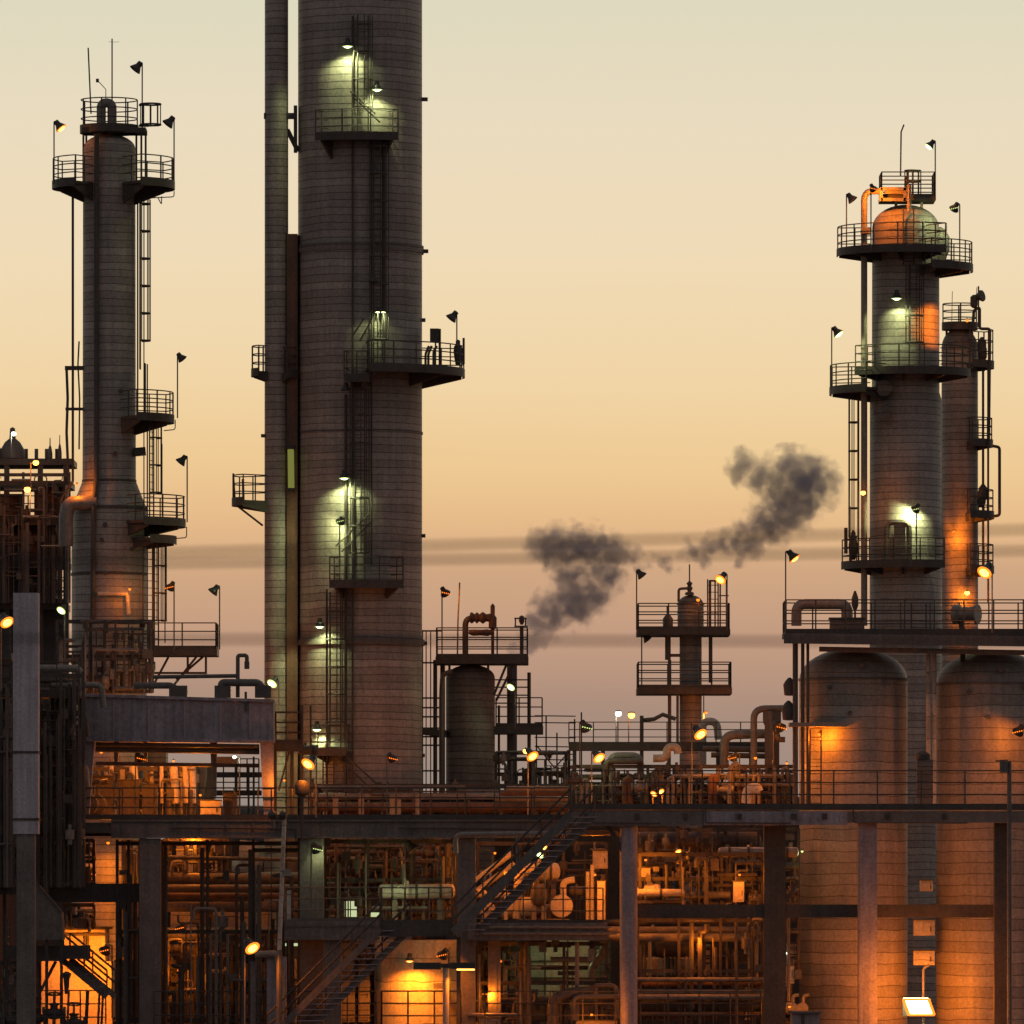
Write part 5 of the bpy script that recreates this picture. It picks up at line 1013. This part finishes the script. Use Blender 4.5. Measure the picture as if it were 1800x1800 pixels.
bulb(1087, 1254, 375, 'w', 'white globe lamp against the pale sky right of centre', (1083, 1318), 15)
lamp(555, 1490, 337.4, 'g', 'green-lit floodlight on a thin post before the second pillar', (547, 1618), 1, 'away', 15, .9)
lamp(951, 1500, 338.6, 'g', 'green lamp glimpsed under the upper staircase', (958, 1620), -1, 'cam', 45, .7)
bulb(412, 1331, 346, 'w', 'small white-green lamp under the right end of the casing', (421, 1440), 20, .7); bulb(1410, 1497, 341, 'g', 'tiny green lamp under the right walkway beside the first drum', None, 8, .5)
bulb(24, 762, 398, 'w', 'white lamp on the domed vessel at the far left', (20, 800), 15, .8)

# ------------------------------------------------------------------ sodium lamps
lamp(104, 221, 351, 's', 'lit orange floodlight on the left upper balcony post of the slim left tower', (95, 324), 1, 'side', 15, .95)
lamp(301, 1030, 350, 's', 'glowing hooded orange lamp over the lowest balcony of the slim left tower', (306, 1142), -1, 'away', 20, .8)
bulb(63, 813, 396, 's', 'upper of two orange globe lamps at the far left', (54, 860), 60, 1.0); bulb(48, 860, 396, 's', 'lower of two orange globe lamps at the far left', (53, 912), 60, 1.1)
lamp(9, 1089, 333, 's', 'bright orange floodlight at the left picture edge', (2, 1214), 1, 'cam', 35, 1.15, pmat='mach')
lamp(545, 1338, 336.4, 's', 'bright orange floodlight before the foot of the huge central tower', (556, 1437), -1, 'cam', 120, 1.15, pmat='mach')
lamp(688, 1331, 339, 's', 'small orange floodlight with glowing vents before the huge central tower foot', (680, 1437), 1, 'away', 60, .8, pmat='mach')
lamp(781, 1040, 354, 's', 'hooded orange lamp on the tall post above the short dark vessel', (777, 1156), 1, 'away', 50, .85)
lamp(933, 1325, 344, 's', 'bright orange floodlight right of the short dark vessel', (928, 1437), 1, 'cam', 90, 1.05, pmat='mach'); bulb(924, 1320, 344.5, 's', 'small orange globe clipped to the floodlight right of the short dark vessel', None, 10, .8)
lamp(1050, 1328, 345, 's', 'bright orange floodlight at the head of the upper staircase', (1040, 1418), 1, 'cam', 90, 1.05, pmat='mach')
bulb(1110, 1257, 376, 's', 'orange globe lamp beside the white globe against the pale sky', (1105, 1318), 15, 1.1)
lamp(1269, 1015, 358, 's', 'bright orange floodlight over the right corner of the upper square platform', (1278, 1108), -1, 'cam', 40, 1.0); bulb(1227, 1055, 358.5, 's', 'orange lamp on the cap of the small double-platform column', None, 12, .7); bulb(1241, 1253, 357, 's', 'orange lamp against the small column below its lower platform', (1237, 1300), 110, .6)
lamp(1228, 1286, 347, 's', 'bright orange floodlight before the foot of the small double-platform column', (1216, 1418), 1, 'cam', 110, 1.15, pmat='mach')
lamp(1290, 1330, 346, 's', 'small hooded orange lamp with glowing vents below the wide bend pipe', (1300, 1418), -1, 'away', 40, .8)
bulb(1328, 1333, 345, 's', 'small orange bulb beside the tall inverted J pipe', None, 30, .6); bulb(1383, 1342, 344, 's', 'reddish bulb hard against the first drum', None, 15, .5)
lamp(1151, 1393, 345, 's', 'left of two bright orange lamps behind the right walkway rail', (1148, 1420), -1, 'cam', 40, .6); lamp(1160, 1389, 345, 's', 'right of two bright orange lamps behind the right walkway rail', (1164, 1420), 1, 'cam', 40, .6)
lamp(1370, 1276, 343, 's', 'hooded lamp with a row of glowing orange vents left of the first drum', (1359, 1418), 1, 'away', 25, .95)
lamp(1393, 977, 341, 's', 'orange lamp on the tall post at the left end of the drum platform', (1381, 1112), 1, 'side', 60, 1.0)
lamp(1734, 1001, 341, 's', 'bright orange floodlight above the drum platform at the right', (1744, 1112), -1, 'cam', 80, 1.25, pmat='mach')
lamp(1534, 330, 363.2, 's', 'orange lamp with dark cap on the overhead pipe of the right tower', (1531, 440), 1, 'away', 380, .7)
bulb(1700, 564, 370, 's', 'orange bulb under the crown of the half-hidden tower', None, 45, .7); bulb(1517, 866, 363, 's', 'orange lamp on the pipe down the left side of the right tower', None, 40, .8); bulb(1677, 935, 372.5, 's', 'upper orange bulb on the half-hidden tower', None, 170, .7); bulb(1700, 1042, 372.5, 's', 'lower orange bulb on the half-hidden tower', None, 150, .8)
light('SPOT', 'bulb', P(1676, 562, 364.0), SODC, 260, bpy.data.objects['globe_lamp.013'] if 'globe_lamp.013' in bpy.data.objects else t, (-.66, .72, -.1), 75)  # spot added without a fixture for the orange patch on the right tower
bulb(1440, 1291, 342.55, 's', 'orange lamp under the bracket on the first drum', None, 150, .6)
m = pbox(1388, 1487, 1270, 1277, 341.9, 1.7).solo('lamp_bracket', M['mach'], 'small orange-lit bracket plate across the left front of the first drum', 'bracket')
ladder(bpy.data.objects['domed_drum'], PX(1434, 342), 342.3, PZ(1418, 342), PZ(1282, 342), 270, False)
lamp(1792, 1283, 341, 's', 'hooded orange lamp with vents before the right-hand drum', (1802, 1418), -1, 'away', 130, .95)
lamp(440, 1661, 332.4, 's', 'pale capped goose-neck lamp glowing orange at the lower left centre', (430, 1990), 1, 'cam', 200, 1.25, pmat='mach')
lamp(780, 1676, 336.4, 's', 'hooded lamp with glowing vents above the flat-headed street lamp', (789, 1800), -1, 'away', 300, .9)
lamp(720, 1684, 344 - 89 * u(344) - 1.0, 's', 'orange lamp fixed to the front of the orange tank', None, 1, 'down', 800, .75, 164)
lamp(319, 1629, 341, 's', 'hooded orange lamp between the first two pillars', (327, 1760), -1, 'away', 70, .8)
lamp(186, 1668, 341.2, 's', 'hooded orange lamp lighting the pale wall at the lower left', (197, 1790), -1, 'away', 1300, .95)
lamp(157, 1533, 346, 's', 'hooded orange lamp above the black beam at the lower left', (164, 1640), 1, 'away', 120, .9); light('SPOT', 'bulb', P(192, 1512, 347.8), SODC, 240, t, (0, .8, -.8), 110)
lamp(245, 1331, 341.8, 's', 'hooded orange lamp in the middle under the furnace casing', (238, 1437), 1, 'away', 110, .85); bulb(178, 1322, 345, 's', 'orange bulb under the left end of the furnace casing', None, 50, .7); bulb(76, 1334, 344, 's', 'orange bulb between the pale pier and the casing', None, 90, .9); bulb(305, 1338, 345, 's', 'added orange bulb hidden among the furnace tubes', None, 140, .5)  # bulb among the furnace tubes is added to light them
bulb(500, 1372, 340.2, 's', 'orange bulb between the small landing and the right leg of the casing', None, 70, .45); bulb(352, 1398, 342.2, 's', 'added orange bulb before the bright box behind the left walkway rail', None, 90, .5); bulb(190, 1482, 344, 's', 'added orange bulb under the left walkway near the first pillar', None, 30, .6); bulb(340, 1470, 345.4, 's', 'added orange bulb under the left walkway between the first two pillars', None, 100, .5)  # bulbs at the box and under the walkway are added as light sources
lamp(1190, 1495, 341, 's', 'flat orange lamp under the right walkway near the black drum', None, 1, 'cam', 40, .6); bulb(1135, 1512, 339, 's', 'added orange bulb above the motor right of the round pillar', None, 110, .5); bulb(1300, 1538, 338.4, 's', 'added orange bulb over the bright cabinet above the tie beam', None, 70, .45)  # motor and cabinet bulbs are added to light those surfaces
lamp(955, 1488, 339, 's', 'orange lamp just above the green one under the upper staircase', None, 1, 'cam', 150, .55); bulb(1046, 1538, 339, 's', 'added orange bulb among the cabinets beside the round pillar', None, 110, .45); bulb(870, 1500, 340.5, 's', 'added orange bulb behind the upper staircase', None, 110, .5)  # bulbs by the cabinets and behind the stair are added light sources
bulb(1229, 1650, 339.4, 's', 'small added orange bulb under the tie beam', None, 45, .5); bulb(880, 1690, 339, 's', 'added orange bulb under the right deck by the upright pipes', None, 40, .5); bulb(860, 1745, 338.5, 's', 'added orange bulb over the concrete base at the bottom centre', None, 70, .5); bulb(1040, 1784, 335.6, 's', 'added orange bulb at the foot of the round pillar', None, 60, .5)  # all four bulbs are added to light the low pipework and bases
bulb(985, 1662, 342, 'g', 'added green bulb lighting the square panel tank', None, 26, .5); bulb(1384, 1676, 340.4, 'w', 'added pale bulb squeezed beside the first drum', None, 12, .4); bulb(1388, 1770, 339.6, 's', 'added orange bulb at the foot of the first drum', None, 40, .5); bulb(314, 1706, 341.4, 's', 'added orange bulb over the low box between the rusty posts', None, 30, .5)  # bulbs added to light the tank, cabinet, drum foot and low box
bulb(700, 1560, 338.4, 'g', 'added green bulb over the long exchanger', None, 30, .4)  # added to give the exchanger its green light
# the floodlight panel low on the right
t = thing('floodlight', 'blinding square floodlight panel low before the right-hand drum', 'floodlight', P(1622, 1990, 337))
q = [P(1588, 1757, 336.8), P(1632, 1757, 336.8), P(1642, 1784, 336.4), P(1598, 1784, 336.4)]; dv = Vector((0, .25, .06))
MB().add(q + [a + dv for a in q], [(3, 2, 1, 0), (4, 5, 6, 7), (0, 1, 5, 4), (1, 2, 6, 5), (2, 3, 7, 6), (3, 0, 4, 7)]).part('lens', M['panel'], t); MB().box(PX(1586, 337.2), PX(1636, 337.2), 337.1, 337.4, PZ(1786, 337), PZ(1755, 337)).part('housing', M['shade'], t)
MB().tube([P(1623, 1990, 337.6), P(1623, 1702, 337.6), P(1634, 1696, 337.6)], .05, 8, .1).part('post', M['mach'], t)
light('AREA', 'bulb', P(1615, 1768, 335.9), SODC, 250, t, (0, -.2, -1)); light('POINT', 'bulb', P(1620, 1752, 341.2), SODC, 380, t, soft=.3); light('POINT', 'bulb', P(1612, 1742, 335.2), SODC, 600, t, soft=.2)  # point lights added away from the panel to spread its orange glow
m = MB()
for i in range(4): m.bar(q[i] - Vector((0, .02, 0)), q[(i + 1) % 4] - Vector((0, .02, 0)), .09, .09)
m.part('glow_rim', M['sod_dim'], t)  # emissive rim stands in for the orange bloom round the panel
cabinet(1606, 1643, 1672, 1700, 343, 'pale box in the gap between the two big drums', 'pale'); cabinet(1617, 1640, 1548, 1570, 343, 'small pale window-like box in the gap between the two big drums', 'pale', .2); cabinet(1606, 1643, 1618, 1648, 343.4, 'upper pale ribbed box in the gap between the two big drums', 'pale')
for i, px in enumerate((1632, 1642)): pipe([(px, 1416), (px, 1148)], .1, f'upright pipe between the two big drums, {("left", "right")[i]} one', 342.9, 'pale', 0, flanges=False)
t = thing('equipment_column', 'dark upright instrument column between the drums on the right walkway', 'equipment', P(1627, 1418, 339)); pbox(1612, 1640, 1335, 1418, 339, .5).part('body', M['clad_dark'], t); MB().lathe(P(1622, 1335, 339.2), (0, 0, 1), [(0, .3), (.2, .3), (.35, .1)], 12).part('cap', M['steel'], t)
bulb(135, 852, 350.4, 's', 'added orange bulb by the pale elbow duct on the slim left tower', None, 60, .5); bulb(228, 1036, 349.6, 's', 'orange bulb over the short steam pipe low on the slim left tower', None, 35, .5)  # bulb by the elbow duct is added for the glow on that flank
for o in list(bpy.data.objects):                       # the low yard is lamp-lit much more strongly than the towers
    if o.type == 'LIGHT' and o.data.type != 'SUN' and o.data.color[2] < .1 and o.parent and BASE[o.parent.name].z + o.location.z < PZ(1300, 345) and o.data.energy < 250: o.data.energy *= 1.7
# telephone-type cables near the camera, thrown out of focus by the long lens
for i, (ya, yb, dd, lb) in enumerate(((974, 936, 24, 'upper blurred cable crossing in front of the whole plant'), (992, 971, 24.3, 'middle blurred cable crossing in front of the whole plant'), (1123, 1128, 23, 'lowest blurred cable crossing in front of the whole plant'))):
    a, b = P(-2400, ya + (ya - yb) * 1.83, dd), P(4200, yb - (ya - yb) * 1.83, dd)
    MB().tube([a.lerp(b, k / 20) for k in range(21)], .0062, 6).solo('overhead_cable', M['cable'], lb, 'cable', 'blurred cables in the foreground')

# ------------------------------------------------------------------ smoke drifting right from the short dark vessel
d = 392; U = u(d)
tower('vent_stack', 'short dark vent stack behind the short vessel from which the smoke drifts', 'stack', 900, d, [(9, 1990), (9, 1164), (11, 1163), (11, 1156)], 'steel', 16)
PUFF = [(905, 1150, 14), (930, 1128, 20), (948, 1100, 30), (975, 1075, 34), (1005, 1055, 40), (1045, 1040, 38), (1060, 1005, 34), (950, 958, 28), (985, 962, 36), (1030, 965, 40), (1060, 965, 30), (1005, 1005, 36), (1120, 978, 19), (1165, 985, 16), (1215, 968, 19), (1265, 955, 22), (1310, 950, 32), (1350, 925, 36), (1385, 895, 44), (1410, 855, 48), (1350, 845, 36), (1305, 818, 26), (1440, 850, 32), (1385, 820, 30), (1085, 975, 24), (1135, 1000, 13), (1180, 1005, 13), (1240, 985, 15), (1300, 985, 15), (1425, 825, 26), (1455, 870, 22)]
bm_ = MB()
for i, (px, py, r_) in enumerate(PUFF):
    pr = [(-math.cos(R(a)) * r_ * U * 1.6, max(.02, math.sin(R(a)) * r_ * U * 1.6)) for a in range(0, 181, 20)]
    bm_.lathe(P(px, py, d), (0, 0, 1), pr, 14)
so_ = bm_.solo('smoke', M['cable'], 'dark grey smoke plume drifting right from behind the short vessel', 'smoke', kind='stuff')
md_ = so_.modifiers.new('join', 'REMESH'); md_.mode = 'VOXEL'; md_.voxel_size = .28
m = bpy.data.materials.new('smoke volume'); m.use_nodes = True; nt = m.node_tree; nt.nodes.clear(); L = nt.links.new
ge = nd(nt, 'ShaderNodeNewGeometry'); n0 = nd(nt, 'ShaderNodeTexNoise'); n0.inputs['Scale'].default_value = .75; n0.inputs['Detail'].default_value = 5; n0.inputs['Roughness'].default_value = .6; L(ge.outputs['Position'], n0.inputs['Vector'])
wv = nd(nt, 'ShaderNodeVectorMath', operation='MULTIPLY_ADD'); L(n0.outputs['Color'], wv.inputs[0]); wv.inputs[1].default_value = (2.2, 2.2, 2.2); wv.inputs[2].default_value = (-1.1, -1.1, -1.1)
pos = nd(nt, 'ShaderNodeVectorMath', operation='ADD'); L(ge.outputs['Position'], pos.inputs[0]); L(wv.outputs[0], pos.inputs[1])
tot = None
for px, py, r_ in PUFF:
    dn = nd(nt, 'ShaderNodeVectorMath', operation='DISTANCE'); L(pos.outputs[0], dn.inputs[0]); dn.inputs[1].default_value = P(px, py, d)
    f = math_n(nt, 'SUBTRACT', 1.0, math_n(nt, 'DIVIDE', dn.outputs['Value'], r_ * U * 1.25))
    tot = f if tot is None else math_n(nt, 'MAXIMUM', tot, f)
n9 = nd(nt, 'ShaderNodeTexNoise'); n9.inputs['Scale'].default_value = 1.6; n9.inputs['Detail'].default_value = 4; L(ge.outputs['Position'], n9.inputs['Vector'])
tot = math_n(nt, 'ADD', tot, math_n(nt, 'MULTIPLY', math_n(nt, 'SUBTRACT', n9.outputs[0], .5), 1.9))
den = math_n(nt, 'MULTIPLY', math_n(nt, 'MAXIMUM', math_n(nt, 'MINIMUM', tot, .5), 0.0), 2.5)
pv = nd(nt, 'ShaderNodeVolumePrincipled'); pv.inputs['Color'].default_value = (.56, .61, .90, 1); pv.inputs['Anisotropy'].default_value = 0.0; L(den, pv.inputs['Density'])
oo = nd(nt, 'ShaderNodeOutputMaterial'); L(pv.outputs[0], oo.inputs['Volume'])
so_.data.materials.clear(); so_.data.materials.append(m)
cy.volume_step_rate = 2.0
